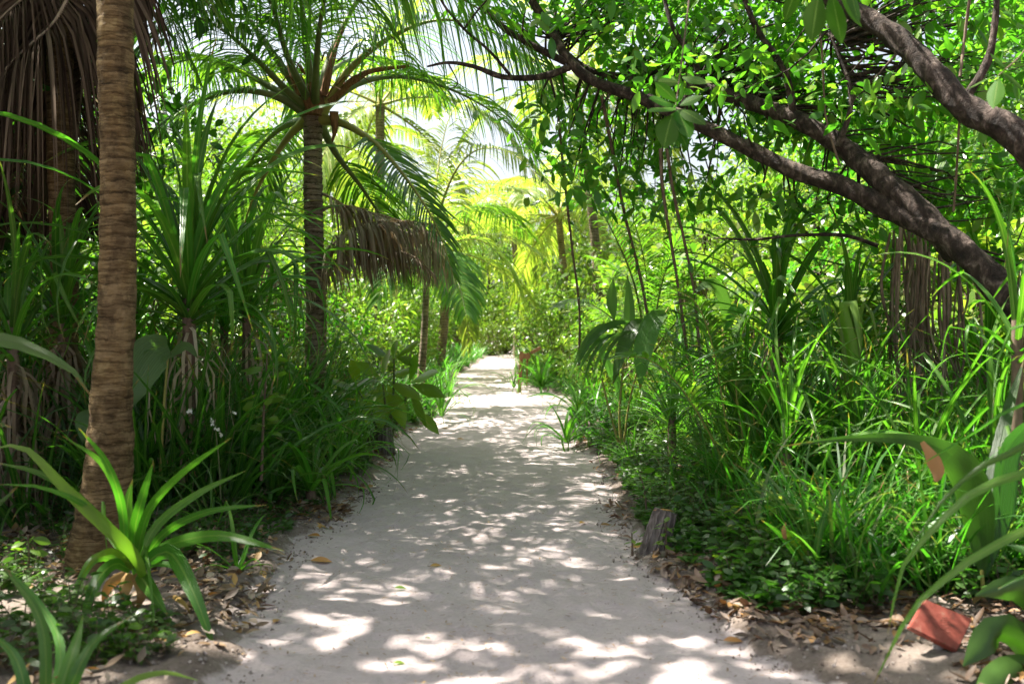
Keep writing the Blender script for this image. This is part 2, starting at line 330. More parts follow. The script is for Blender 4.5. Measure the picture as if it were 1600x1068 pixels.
M['pole'] = solid_mat('grey_pole', [(.3, (.22, .2, .2)), (.7, (.36, .33, .33))], (9, 9, 9), rough=.7)
M['orange'] = solid_mat('orange_wood', [(.3, (.20, .09, .05)), (.7, (.38, .19, .10))], (30, 30, 5), rough=.75)

# ------------------------------------------------------------------ ground and path
def axis(segs):
    out = [segs[0][0]]
    for a, b, s in segs: out += list(np.linspace(a, b, max(2, int(round((b - a) / s)) + 1))[1:])
    return np.array(out)
def grid(xs, ys, zf):
    X, Yy = np.meshgrid(xs, ys); Z = zf(X, Yy)
    v = np.stack([X, Yy, Z], -1).reshape(-1, 3); nx = len(xs)
    i = np.arange(len(ys) - 1)[:, None]; j = np.arange(nx - 1)[None, :]
    a = i * nx + j
    return v, np.stack([a, a + 1, a + nx + 1, a + nx], -1).reshape(-1, 4)
xs = axis([(-150, -30, 20), (-30, -8, 2), (-8, -4.2, .35), (-4.2, 4.2, .06), (4.2, 8, .35), (8, 30, 2), (30, 150, 20)])
ys = axis([(-60, -6, 6), (-6, 2, .5), (2, 14, .07), (14, 26, .18), (26, 60, .6), (60, 100, 5), (100, 240, 20)])
mb = MB(); mb.add(*grid(xs, ys, gz)); o = link('ground', mb.mesh('ground', M['soil'])); o['kind'] = 'structure'
_v = mb.v[0]; _a = o.data.attributes.new('sandiness', 'FLOAT', 'POINT'); _a.data.foreach_set('value', np.clip(1.0 - outside(_v[:, 0], _v[:, 1]) / .17, 0, 1))
def path_sheet():
    yy = axis([(-8, 2, .5), (2, 10, .03), (10, 14, .06), (14, 30, .15), (30, 79, .8)]); n = 96
    l, r = path_edges(yy); t = np.linspace(0, 1, n)
    X = (l - .32)[:, None] + (r - l + .64)[:, None] * t[None, :]; Yy = np.repeat(yy[:, None], n, 1)
    Z = .010 * snoise(X * 3.1, Yy * 2.7, 1) + .006 * snoise(X * 11, Yy * 8, 2) + .004 * snoise(X * 23, Yy * 19, 7)
    rf = np.random.default_rng(77)
    for _ in range(260):
        fy = 3.2 + 14 * rf.random() ** 1.3; l1, r1 = path_edges(fy); fx = rf.uniform(l1 + .1, r1 - .1); a = rf.normal(0, .35); dp = rf.uniform(.004, .013)
        u = (X - fx) * math.cos(a) + (Yy - fy) * math.sin(a); v_ = -(X - fx) * math.sin(a) + (Yy - fy) * math.cos(a); q = (u / .055) ** 2 + (v_ / .13) ** 2
        Z = Z - dp * np.exp(-q ** 1.5) + dp * .5 * np.exp(-(np.sqrt(q) - 1.5) ** 2 * 6)
    v = np.stack([X, Yy, Z], -1).reshape(-1, 3); i = np.arange(len(yy) - 1)[:, None]; j = np.arange(n - 1)[None, :]; a = i * n + j
    mb = MB(); mb.add(v, np.stack([a, a + 1, a + n + 1, a + n], -1).reshape(-1, 4)); return mb
o = link('path', path_sheet().mesh('path', M['sand'])); o['kind'] = 'structure'
def surf(x, y):
    return np.maximum(gz(x, y), .0)

# ------------------------------------------------------------------ plant builders
def frond_line(c, az, el, L, bend, k=26, twist=0.0, pw=1.25):
    """rachis starting at c, azimuth az (deg, 0 = +X), start elevation el, total downward bend"""
    t = np.linspace(0, 1, k); e = R(el) - R(bend) * t ** pw; a = R(az) + R(twist) * t
    d = np.stack([np.cos(e) * np.cos(a), np.cos(e) * np.sin(a), np.sin(e)], -1)
    return np.vstack([c, c + np.cumsum(d[:-1] * (L / (k - 1)), 0)])
def frond(root, C, n=70, ll=.8, wid=.018, hang=.9, r0=.035, mats=None, t0=.14, sparse=0.0, name='frond', up=(0, 0, 1), vee=.25, k=6, label=None, fwd=.75, hrand=.25):
    """a feather leaf: midrib part with its leaflets as a sub-part"""
    r = rng; C = np.asarray(C, float); K = len(C)
    ml, mr_ = mats or (M['palm'], M['rachis'])
    mb = MB(); rad = np.interp(np.linspace(0, 1, K), [0, .06, .25, .6, 1], [r0 * 1.6, r0, r0 * .72, r0 * .3, .004])
    tube(mb, C, rad, 7, cap=True)
    fo = part(name, mb, mr_, root, label=label)
    T = nrm(np.gradient(C, axis=0)); upv = np.array(up, float)
    t = np.linspace(t0, .995, n); idx = t * (K - 1); i0 = np.minimum(idx.astype(int), K - 2); fr = (idx - i0)[:, None]
    p = C[i0] * (1 - fr) + C[i0 + 1] * fr; tg = nrm(T[i0] * (1 - fr) + T[i0 + 1] * fr)
    S = nrm(np.cross(tg, upv)); Nn = np.cross(S, tg)
    allC, allS, allW = [], [], []
    for sgn in (-1, 1):
        keep = r.random(n) > sparse
        m = keep.sum(); pp, tt, ss, nn, tq = p[keep], tg[keep], S[keep] * sgn, Nn[keep], t[keep]
        lens = ll * np.interp(tq, [t0, .3, .6, .85, 1], [.55, 1, .95, .6, .28]) * (1 + r.normal(0, .07, m))
        d0 = nrm(ss + tt * (fwd * (0.5 + tq))[:, None] + nn * vee + r.normal(0, .07, (m, 3)))
        h = np.clip(hang * (1 + r.normal(0, hrand, m)), 0, 3)
        js = np.linspace(0, 1, k); step = lens[:, None] / (k - 1)
        D = nrm(d0[:, None, :] + np.array([0, 0, -1.0]) * (h[:, None] * js[None, :] ** 1.1 * 1.8)[..., None])
        cc = pp[:, None, :] + np.concatenate([np.zeros((m, 1, 3)), np.cumsum(D[:, :-1] * step[..., None], 1)], 1)
        allC.append(cc); side = nrm(np.cross(D, nn[:, None, :] + tt[:, None, :] * .6 + r.normal(0, .25, (m, 1, 3)))); allS.append(side)
        allW.append(np.ones((m, 1)) * wid * np.array([.35, .9, 1, .85, .55, .05][:k])[None, :] * (1 + r.normal(0, .12, (m, 1))))
    ml_b = MB(); ribbon(ml_b, np.concatenate(allC), np.concatenate(allS), np.concatenate(allW), 2)
    q = part('leaflets', ml_b, ml, fo); q['kind'] = 'stuff'
    return fo

def palm_trunk(root, line, rad, mat, rings=.05, sides=28, depth=.05, k=220):
    C = resample(line, k); rr = np.interp(np.linspace(0, 1, k), np.linspace(0, 1, len(rad)), rad)
    s = np.concatenate([[0], np.cumsum(np.linalg.norm(np.diff(C, axis=0), axis=1))])
    ph = (s / rings + .35 * snoise(s * 3, s * 1.3, 2)) % 1.0
    rr = rr * (1 + depth * (ph - .5) + .022 * snoise(s * 2.4, s * .6, 5))
    mb = MB(); tube(mb, C, rr, sides, lump=.055, lf=12.0)
    return part('trunk', mb, mat, root)

def pleated(mb, pts, wpx_prof, k=14, nc=15, pleat=.05, fold=.15, side=None, mat=0):
    C = resample(pts, k)[None]; W = np.interp(np.linspace(0, 1, k), np.linspace(0, 1, len(wpx_prof)), wpx_prof)[None]
    T = nrm(np.gradient(C[0], axis=0))
    if side is None: side = np.array([0.0, 1, 0])
    S = np.cross(T, side)[None] if not isinstance(side, tuple) else np.repeat(np.array(side, float)[None, :], k, 0)[None]
    return ribbon(mb, C, S, W, nc, fold, pleat, mat)

# strap-leaf library, 1 m long blades that grow from the origin and lean to +X
def blade_variant(el, bend, pw, wr, kink=None, k=13, tw=0.0, fold=.35):
    t = np.linspace(0, 1, k); e = R(el) - R(bend) * t ** pw
    if kink: e = e - R(kink[1]) * (t > kink[0])
    d = np.stack([np.cos(e), np.sin(R(tw) * t), np.sin(e)], -1); C = np.vstack([[0, 0, 0], np.cumsum(d[:-1] / (k - 1), 0)])[None]
    W = (wr * np.interp(t, [0, .08, .3, .6, .85, 1], [.9, 1, 1, .8, .4, .03]))[None]
    S = np.repeat(np.array([[0.0, 1, 0]]), k, 0); S = S + np.array([0, 0, 1]) * (math.sin(R(tw * 2)) * t)[:, None]
    mb = MB(); ribbon(mb, C, S[None], W, 3, -fold); return mb
LIB = {}
def lib(mat, wr, key):
    if key in LIB: return LIB[key]
    out = []
    for q in range(18):
        f = q / 17.0                                   # 0 inner upright .. 1 outer drooping
        el = 88 - 62 * f + rng.normal(0, 4); bend = 34 + 98 * f + rng.normal(0, 16)
        kink = (rng.uniform(.35, .7), rng.uniform(35, 80)) if rng.random() < .5 else None
        out.append(blade_variant(el, bend, rng.uniform(1.1, 2.2), wr * rng.uniform(.85, 1.15), kink, tw=rng.normal(0, 22)).mesh('leaf', mat))
    LIB[key] = out; return out
def rosette(name, label, cat, base, n, L, key, height=0.0, group=None, lean=(0, 0), fmin=0.0, fmax=1.0, stem_r=.035, az=None, dead=0, stem_mat=None, seed=None, zc=None):
    r = np.random.default_rng(seed if seed is not None else int(abs(base[0] * 977 + base[1] * 131)) % 99991)
    root = thing(name, label, cat, (base[0], base[1], base[2] if len(base) > 2 else float(surf(base[0], base[1])) - .02), group)
    L0 = lib(*key)
    top = np.array([lean[0], lean[1], height])
    if height > .12:
        mb = MB(); tube(mb, resample([[0, 0, -.03], top * [.3, .3, .5], top], 10), np.linspace(stem_r * 1.3, stem_r, 10), 9, lump=.12, lf=14)
        part('stem', mb, stem_mat or M['vine'], root, world=False)
    for i in range(n):
        f = (i + .5) / n; f = fmin + (fmax - fmin) * f ** .8
        o = link('leaf', L0[min(17, int(f * 17.99))], root)
        a = i * 2.39996 + r.normal(0, .25) if az is None else R(r.uniform(*az))
        s = L * (.62 + .45 * math.sin(math.pi * min(1, .25 + .6 * f))) * r.uniform(.8, 1.15)
        o.location = tuple(top + np.array([.012 * math.cos(a), .012 * math.sin(a), -height * .22 * f if height > .12 else .01]))
        o.rotation_euler = (r.normal(0, .10), r.normal(0, .12), a); o.scale = (s, s, s)
    if dead:
        mb = MB(); m = dead; a = r.uniform(0, 6.28, m); k = 7; t = np.linspace(0, 1, k)
        L2 = L * r.uniform(.5, .95, m); el = r.uniform(-.2, .5, m)
        C = np.zeros((m, k, 3)); 
        for j in range(1, k):
            e = el - 1.9 * min(1, t[j] * 2.2) + r.normal(0, .12, m); d = np.stack([np.cos(e) * np.cos(a), np.cos(e) * np.sin(a), np.sin(e)], -1); C[:, j] = C[:, j - 1] + d * (L2 / (k - 1))[:, None]
        C += top[None, None] * np.array([1, 1, .8]) + np.array([0, 0, 0]) ; C[..., 2] -= r.uniform(0, .5, m)[:, None] * height
        C[..., 2] = np.maximum(C[..., 2], .01 + r.uniform(0, .05, (m, 1)))
        S = np.stack([-np.sin(a), np.cos(a), r.normal(0, .4, m)], -1)
        ribbon(mb, C, np.repeat(S[:, None], k, 1), np.ones((m, 1)) * .012 * np.array([1, 1, .9, .8, .6, .4, .1])[None], 2)
        part('dead_leaves', mb, M['dead'], root, world=False)['kind'] = 'stuff'
    return root
K_PAND = (M['strap'], .021, 'pand'); K_LILY = (M['lily'], .030, 'lily'); K_NARROW = (M['strap'], .013, 'narrow'); K_BRIGHT = (M['lily'], .024, 'bright')

def px_blades(root, specs, mat, side=(0, 0, 0), k=14, fold=.3, name='leaf', nc=3, pleat=0.0, prof=None):
    """each spec: ([(px,py,Y),...], half width in m [, material])"""
    for sp in specs:
        pts = np.array([P(*q) for q in sp[0]]); hw = sp[1]; C = resample(pts, k); T = nrm(np.gradient(C, axis=0))
        view = nrm(C - np.array([0, 0, CAMH])); S = nrm(np.cross(T, view)) + np.array([.0, .35, .25]) * rng.normal(0, 1)
        pr = prof or [.7, 1, 1, .85, .55, .04]
        W = hw * np.interp(np.linspace(0, 1, k), np.linspace(0, 1, len(pr)), pr)
        mb = MB(); ribbon(mb, C[None], S[None], W[None], nc, fold, pleat)
        o = part(name, mb, sp[2] if len(sp) > 2 and sp[2] else mat, root)
        if len(sp) > 3: o['label'] = sp[3]

def crown_cloud(center, rad, n_cl, per, L, wr=.5, spread=.22, k=4, rosette_=False, shell=.55, r=None, nc=2, fold=0, droop=.25, floor=None, mb=None):
    """leaf clusters through an uneven volume; gaps between clusters"""
    r = r or rng; mb = mb or MB(); c = np.array(center, float); rad = np.array(rad, float)
    d = sph(n_cl, r); q = r.uniform(shell, 1, n_cl) ** .6
    q = q * (1 + .22 * snoise(d[:, 0] * 4 + c[0], d[:, 2] * 4 + c[1], 4))
    cc = c + d * rad * q[:, None]
    if floor is not None: cc[:, 2] = np.maximum(cc[:, 2], floor + r.uniform(0, .3, n_cl))
    if rosette_:
        axis_ = nrm(d * .6 + np.array([0, 0, 1.0]) + r.normal(0, .3, (n_cl, 3)))
        a = np.tile(np.arange(per) * 2.4, n_cl) + r.normal(0, .2, n_cl * per); ax = np.repeat(axis_, per, 0)
        x = nrm(np.cross(ax, np.array([.3, .9, .1]))); y = np.cross(ax, x); tilt = np.tile(np.linspace(1.1, .15, per), n_cl)
        dr = x * np.cos(a)[:, None] + y * np.sin(a)[:, None]; dd = dr * np.cos(tilt)[:, None] + ax * np.sin(tilt)[:, None]
        pos = np.repeat(cc, per, 0) - ax * (np.tile(np.linspace(0, .5, per), n_cl) * L)[:, None]
        leaves(mb, pos, dd, L * r.uniform(.7, 1.2, len(pos)), wr, droop, k, nc, fold, upv=ax, r=r, prof=[.12, .45, 1, .35] if k == 4 else None)
    else:
        m = n_cl * per; off = r.normal(0, 1, (m, 3)) * spread * np.repeat(r.uniform(.6, 1.4, n_cl), per)[:, None]; off[:, 2] *= .55
        pos = np.repeat(cc, per, 0) + off; dd = nrm(off) * .7 + r.normal(0, .6, (m, 3)); dd[:, 2] -= .15
        leaves(mb, pos, dd, L * r.uniform(.6, 1.3, m), wr, droop, k, nc, fold, r=r)
    return mb, cc
def twigs(mb, cc, hub, r=None, frac=.5, rad=.008, mat=0, hubs=None):
    r = r or rng
    for p in cc[r.random(len(cc)) < frac]:
        h = np.array(hub, float) if hubs is None else hubs[np.argmin(np.linalg.norm(hubs - p, axis=1))]
        m = (h + p) / 2 + r.normal(0, .12, 3) * np.linalg.norm(p - h) * .6
        tube(mb, resample([h, m, p], 6), np.linspace(rad * 1.6, rad * .4, 6), 4, mat, cap=False)
    return mb
TREE_LIB = {}
def tree_variant(kind, q):
    """shared meshes for broadleaf trees and shrubs, base at the origin"""
    key = (kind, q)
    if key in TREE_LIB: return TREE_LIB[key]
    r = np.random.default_rng(500 + q * 17 + sum(map(ord, kind)))
    if kind == 'tree':      # 7 m tree with spreading crown
        trunk = resample([[0, 0, -.1], [.1, .05, 1.2], [-.1, .1, 2.6], [.15, -.1, 4.2], [0, 0, 5.6]], 16); tm = MB(); tube(tm, trunk, np.linspace(.15, .05, 16), 9, lump=.12)
        cm = MB(); hubs = []
        for j in range(9):
            a = j * 2.4 + r.normal(0, .3); z = 1.6 + j * .5; L = 2.3 - abs(j - 4) * .22
            p0 = trunk[min(15, int(z / 5.7 * 15))]; br = resample([p0, p0 + [L * .5 * math.cos(a), L * .5 * math.sin(a), .5], p0 + [L * math.cos(a + .3), L * math.sin(a + .3), .8]], 8); tube(tm, br, np.linspace(.06, .02, 8), 6, lump=.1)
            _, cc = crown_cloud(br[-1], (1.1, 1.1, .75), 34, 17, .13, .5, .20, 4, shell=.1, r=r, mb=cm); twigs(tm, cc, br[-1], r, .5)
            _, cc = crown_cloud(br[4], (.9, .9, .6), 16, 15, .13, .5, .20, 4, shell=.1, r=r, mb=cm)
        out = (tm.mesh('trunk', M['bark']), cm)
    elif kind == 'rosette':  # beach shrub, big glossy rosettes
        tm = MB(); cm, cc = crown_cloud((0, 0, 1.0), (1.05, .95, .95), 115, 13, .19, .42, k=4, rosette_=True, shell=.35, r=r, floor=.15); twigs(tm, cc, (0, 0, .0), r, .6, .012)
        out = (tm.mesh('stems', M['vine']), cm)
    else:                    # fine-leaved shrub
        tm = MB(); cm, cc = crown_cloud((0, 0, .95), (.95, .9, .95), 150, 18, .09, .45, .13, 4, shell=.3, r=r, floor=.1); twigs(tm, cc, (0, 0, .0), r, .6, .009)
        out = (tm.mesh('stems', M['vine']), cm)
    TREE_LIB[key] = out; return out
CROWN = {}
def woody(name, label, cat, kind, q, x, y, s, mat, rz=0.0, group=None, sz=None, z=None):
    tm, cm = tree_variant(kind, q)
    if (kind, q, mat.name) not in CROWN: CROWN[(kind, q, mat.name)] = cm.mesh('crown', mat)
    root = thing(name, label, cat, (x, y, float(gz(x, y)) if z is None else z), group, rz); root.scale = (s, s, sz or s)
    link('trunk' if kind == 'tree' else 'stems', tm, root)['kind' if kind != 'tree' else 'note'] = 'stuff' if kind != 'tree' else ''
    c = link('crown' if kind == 'tree' else 'foliage', CROWN[(kind, q, mat.name)], root); c['kind'] = 'stuff'
    for ch in root.children:
        if 'note' in ch: del ch['note']
    return root

def coconut(label, base, top, rad, nf, L, mats=None, mat_t=None, seed=1, ll=.8, n=60, els=(75, -25), bend=(60, 95), group=None, wid=.02, hang=1.0, trunk=True, mid=None, azs=None):
    r = np.random.default_rng(seed); root = thing('coconut_palm', label, 'palm tree', base, group)
    base, top = np.array(base, float), np.array(top, float)
    if trunk: palm_trunk(root, [base, (base + top) / 2 + (np.array(mid) if mid is not None else np.array([.1, 0, 0])), top], rad, mat_t or M['palmbark2'], k=90, sides=14)
    for i in range(nf):
        f = i / max(1, nf - 1); az = i * 137.5 + r.normal(0, 10) if azs is None else azs[i]
        frond(root, frond_line(top, az, els[0] + (els[1] - els[0]) * f + r.normal(0, 5), L * r.uniform(.85, 1.1), r.uniform(*bend), twist=r.normal(0, 15)), n, ll, wid, hang * (.7 + .6 * f), mats=mats, r0=.03)
    return root

# ------------------------------------------------------------------ leaning broadleaf tree on the right
RS = 1.0
def px_tube(mb, pts, rad, k=30, sides=12, lump=.1, lf=5, seed=0):
    q = np.array([list(P(a, b, c)) for a, b, c in pts]); C = resample(q, k)
    rr = np.interp(np.linspace(0, 1, k), np.linspace(0, 1, len(rad)), rad); rr = rr * RS; tube(mb, C, rr, sides, lump=lump, lf=lf, seed=seed); return C
RS = .78
rt = thing('leaning_tree', 'broadleaf tree with dark gnarled trunk leaning in from the right over the path', 'tree', (4.3, 6.0, 0.0))
mb = MB(); main = px_tube(mb, [(1900, 930, 6.0), (1790, 760, 6.0), (1680, 600, 6.2), (1590, 480, 6.4), (1490, 380, 6.7), (1400, 332, 7.0), (1320, 292, 7.2), (1240, 266, 7.4), (1150, 222, 7.6), (1060, 180, 7.8), (1000, 152, 8.0), (930, 128, 8.1), (890, 95, 8.2), (862, 50, 8.3), (830, 0, 8.4), (790, -70, 8.5)],
    [.26, .23, .21, .18, .155, .12, .10, .095, .08, .07, .068, .066, .055, .05, .045, .03], 170, 24, lump=.14, lf=7)
part('trunk', mb, M['bark'], rt)
limbs = [([(1500, 395, 6.75), (1440, 335, 6.9), (1380, 282, 7.1), (1310, 225, 7.4), (1240, 185, 7.6), (1170, 160, 7.9), (1080, 132, 8.2), (990, 122, 8.5), (920, 108, 8.6), (860, 60, 8.8)], [.13, .115, .105, .09, .08, .07, .05, .04, .03, .015]),
    ([(1780, 740, 6.0), (1750, 520, 5.9), (1680, 330, 5.9), (1590, 215, 6.0), (1505, 165, 6.2), (1440, 95, 6.4), (1385, 48, 6.6), (1320, 10, 6.8), (1240, -30, 7.1), (1120, -60, 7.4)], [.17, .16, .15, .13, .12, .105, .095, .08, .06, .03]),
    ([(895, 103, 8.2), (850, 119, 8.1), (790, 121, 8.0), (740, 104, 7.9), (700, 98, 7.8), (668, 104, 7.7)], [.04, .036, .03, .026, .018, .010]),
    ([(885, 98, 8.2), (840, 75, 8.2), (790, 46, 8.3), (752, 5, 8.4), (720, -35, 8.4)], [.038, .036, .033, .028, .02]),
    ([(800, 121, 8.0), (765, 80, 7.9), (730, 50, 7.9), (695, 10, 7.8), (670, -40, 7.8)], [.017, .015, .014, .012, .008]),
    ([(700, 98, 7.8), (715, 130, 7.8), (700, 140, 7.8)], [.009, .006, .004]),
    ([(1240, 180, 7.6), (1225, 110, 7.5), (1180, 40, 7.5), (1150, -40, 7.5)], [.04, .03, .028, .02]),
    ([(1060, 175, 7.9), (1090, 110, 7.8), (1050, 40, 7.8), (1030, -40, 7.9)], [.035, .03, .022, .018]),
    ([(1310, 230, 7.3), (1330, 150, 7.3), (1300, 60, 7.4)], [.03, .022, .012]),
    ([(1500, 165, 6.2), (1545, 90, 6.2), (1560, -20, 6.2)], [.04, .03, .02])]
limb_pts = [main]
for k_, (pts, rad) in enumerate(limbs):
    mb = MB(); limb_pts.append(px_tube(mb, pts, rad, 20 + 9 * len(pts), 14, lump=.13, lf=9, seed=k_)); part('branch', mb, M['bark'], rt)
hubs = np.vstack(limb_pts)
boxes = [(900, 1100, -90, 60, 8.2, 9.8, 70), (1080, 1330, -90, 110, 7.7, 9.8, 95), (1330, 1640, -90, 40, 6.9, 9.4, 85), (1430, 1640, 60, 200, 7.0, 9.2, 30),
         (960, 1240, 60, 150, 8.2, 9.8, 62), (960, 1240, 70, 130, 7.0, 7.8, 8), (870, 1060, 130, 235, 8.4, 9.4, 28), (960, 1120, 235, 330, 8.2, 9.4, 20), (1130, 1330, 120, 260, 8.2, 9.6, 40), (1130, 1400, 120, 200, 6.6, 7.0, 6), (1300, 1450, 110, 230, 8.0, 9.4, 34), (880, 960, 240, 290, 8.0, 8.8, 9),
         (840, 900, 150, 225, 8.2, 8.8, 8), (740, 880, -90, 60, 7.8, 9.2, 13), (1350, 1560, 300, 420, 8, 9.2, 14), (1500, 1640, 240, 420, 7.5, 8.5, 22), (700, 900, -260, -80, 7.0, 9.5, 40), (900, 1500, -420, -80, 6.0, 9.5, 50), (1180, 1340, 300, 345, 7.6, 8.4, 9)]
cc = []
for x0, x1, y0, y1, Y0, Y1, n in boxes:
    for _ in range(n): cc.append(P(rng.uniform(x0, x1), rng.uniform(y0, y1), rng.uniform(Y0, Y1)))
cc = np.array(cc); per = 20; m = len(cc) * per
off = rng.normal(0, 1, (m, 3)) * np.array([.17, .17, .10]) * np.repeat(rng.uniform(.6, 1.3, len(cc)), per)[:, None]
dd = nrm(off) * .7 + rng.normal(0, .7, (m, 3)); dd[:, 2] -= .1
mb = MB(); leaves(mb, np.repeat(cc, per, 0) + off, dd, .105 * rng.uniform(.35, 1.0, m) ** .8 * 1.35, .52, rng.uniform(-.1, .6, m), 5, 3, fold=-.22, prof=[.1, .75, 1, .75, .05])
q = part('crown', mb, M['tree'], rt); q['kind'] = 'stuff'
mb = MB(); twigs(mb, cc, None, rng, .8, .007, hubs=hubs)
part('twigs', mb, M['bark'], rt)['kind'] = 'stuff'
RS = 1.0
# twigs with large leaves that hang near the camera
def big_leaf_twig(stem, spots, L, mat, label):
    mb = MB(); C = px_tube(mb, stem, [.005, .004, .003], 12, 6, lump=.05); tw = part('leafy_twig', mb, M['vine'], rt, label=label)
    for (px, py, Y, dx, dy) in spots:
        a = P(px, py, Y); b = P(px + dx * .82, py + dy * .82, Y + rng.normal(0, .10)); d = b - a; Ln = np.linalg.norm(d)
        mb = MB(); leaves(mb, a[None], d[None], np.array([Ln]), .46, .12, 7, 5, fold=-.12, upv=np.array([[rng.normal(0, .5), -.9, .7]]), prof=[.06, .5, .85, 1, .92, .6, .03]); part('leaf', mb, mat, tw)
big_leaf_twig([(1085, -80, 4.9), (1072, 40, 4.7), (1056, 165, 4.6)], [(1055, 165, 4.6, -50, -22), (1055, 168, 4.6, -50, -4), (1058, 160, 4.6, -42, -46), (1060, 170, 4.6, 52, 22), (1058, 172, 4.6, 24, 44), (1055, 175, 4.55, -32, 38), (1056, 175, 4.6, 6, 58), (1050, 180, 4.5, -16, 50), (1062, 165, 4.7, 44, -24), (1060, 160, 4.7, 10, -45), (1064, 130, 4.7, -45, -10), (1066, 120, 4.7, 46, 6), (1052, 185, 4.5, 28, 52)], .2, M['bigleaf'], None)
big_leaf_twig([(1340, -120, 4.2), (1310, -60, 4.2), (1290, -10, 4.2)], [(1290, -15, 4.2, -60, 55), (1280, -10, 4.2, -15, 80), (1300, -10, 4.2, 18, 85), (1310, -15, 4.2, 45, 60), (1250, -30, 4.2, -30, 70), (1325, -30, 4.2, 20, 70)], .2, M['bigleaf'], None)
big_leaf_twig([(1640, 10, 4.6), (1600, 80, 4.6), (1560, 118, 4.6)], [(1555, 118, 4.6, -52, 18), (1560, 122, 4.6, -10, 50), (1565, 112, 4.6, 45, 30), (1572, 108, 4.6, -30, -35)], .2, M['bigleaf'], None)
# hanging vines
for i, (pts, r_, lab) in enumerate([
    ([(872, 175, 8.6), (880, 260, 8.8), (893, 380, 9.2), (905, 480, 9.6), (905, 570, 9.8)], .013, 'thin dark vine hanging leftmost from the leaning branch beside the path'),
    ([(940, 150, 8.2), (952, 210, 8.4), (975, 330, 8.8), (1000, 430, 9.2), (1015, 510, 9.4)], .016, 'brown vine slanting down from the main branch toward the pleated palm seedling'),
    ([(1032, 232, 7.9), (1036, 300, 8.0), (1052, 400, 8.2), (1060, 450, 8.3), (1075, 560, 8.5)], .015, 'pale brown vine of a close pair, the left one, hanging under the big leaf twig'),
    ([(1042, 232, 7.9), (1052, 300, 8.0), (1070, 380, 8.2), (1085, 460, 8.4), (1095, 570, 8.5)], .014, 'pale brown vine of a close pair, the right one, hanging under the big leaf twig'),
    ([(1275, 0, 7.0), (1285, 90, 7.1), (1290, 180, 7.2), (1312, 260, 7.2)], .010, 'thin vine dangling in the crown and crossing the upper limb'),
    ([(1500, 170, 6.3), (1495, 260, 6.5), (1490, 330, 6.6)], .010, 'thin brown vine joining the two thickest limbs at the right'),
    ([(1515, 0, 6.6), (1507, 60, 6.6), (1500, 120, 6.5)], .012, 'thin upright vine above the upper right limb')]):
    mb = MB(); px_tube(mb, pts, [r_, r_ * .8, r_ * .9], 24, 6, lump=.2, lf=8, seed=i)
    base = P(*pts[-1]); t_ = thing('hanging_vine', lab, 'vine', base, 'vines hanging from the leaning tree'); part('stem', mb, M['vine'], t_)
    if i < 4:
        n = 26; C = resample([P(*p) for p in pts], n); mb = MB(); a = sph(n); leaves(mb, C[2:-2], a[2:-2] + [0, 0, -.3], .07 * rng.uniform(.5, 1.2, n - 4), .6, .2); part('leaves', mb, M['tree'], t_)['kind'] = 'stuff'
# hanging roots at right
rb = P(1430, 640, 8.2); t_ = thing('hanging_roots', 'bundle of brown aerial roots hanging from the leaning trunk to a dry leaf heap', 'roots', rb)
for i in range(46):
    x0 = rng.normal(1428, 22) if i < 34 else rng.normal(1490, 16); Y = rng.uniform(7.6, 8.4); y0 = 360 + (x0 - 1400) * .55 + rng.uniform(-20, 20)
    mb = MB(); yb = rng.uniform(560, 690); px_tube(mb, [(x0, y0, Y), (x0 + rng.normal(0, 8), y0 + (yb - y0) * .35, Y), (x0 + rng.normal(0, 10), y0 + (yb - y0) * .7, Y + .05), (x0 + rng.normal(0, 14), yb, Y)], [.011, rng.uniform(.006, .017), .010, .006], 14, 5, lump=.25, seed=i)
    part('root', mb, M['deadstem'] if i % 3 else M['vine'], t_)
# dry heap
def heap(label, c, rx, ry, h, n, L=(.25, .7), wid=.011, name='dry_leaf_heap'):
    a = rng.uniform(0, 6.28, n); q = rng.uniform(0, 1, n) ** .6; x = c[0] + rx * q * np.cos(a); y = c[1] + ry * q * np.sin(a); z = h * (1 - q ** 2) * rng.uniform(.5, 1.05, n) + surf(x, y) + .01
    LL = rng.uniform(*L, n); az = rng.uniform(0, 6.28, n); el = rng.normal(-.12, .28, n); d = np.stack([np.cos(el) * np.cos(az), np.cos(el) * np.sin(az), np.sin(el)], -1)
    mb = MB(); leaves(mb, np.stack([x, y, z], -1), d, LL, 2 * wid / .45, .18, 5, 2, prof=[.7, 1, 1, .8, .2]); mb_ = mb
    o = link(name, mb_.mesh(name, M['dead'])); o['kind'] = 'stuff'; return o
heap('', P(1420, 640, 8.6), 1.3, 1.0, .55, 900)
heap('', (3.4, 10.5, 0), 1.5, 1.2, .5, 500)
t_ = tag(link('bare_twig', px_tube(mb2 := MB(), [(1115, 372, 7.8), (1180, 374, 7.7), (1250, 367, 7.6), (1320, 368, 7.5), (1372, 384, 7.4)], [.006, .010, .012, .014, .016], 24, 6, lump=.2) is None or mb2.mesh('bare_twig', M['bark'])), 'long bare dark twig reaching level across the bright shrubs under the branch', 'twig')

# ------------------------------------------------------------------ coconut palm close on the left
nb = np.array([-2.36, 5.45, -.05]); nt_ = np.array([-2.45, 6.3, 7.1])
np_ = thing('coconut_palm', 'tall coconut palm with thick ringed brown trunk, closest to the camera on the left', 'palm tree', (nb[0], nb[1], 0))
tl = [P(132, 935, 5.4), P(152, 850, 5.42), P(170, 730, 5.45), P(175, 600, 5.48), P(182, 500, 5.5), P(184, 400, 5.52), P(184, 250, 5.55), P(181, 120, 5.6), P(180, 0, 5.65), P(178, -200, 5.75), P(176, -500, 6.0), nt_]
palm_trunk(np_, tl, [.165, .13, .102, .096, .094, .097, .090, .083, .078, .076, .075, .075], M['palmbark'], rings=.062, k=420, sides=48, depth=.03)
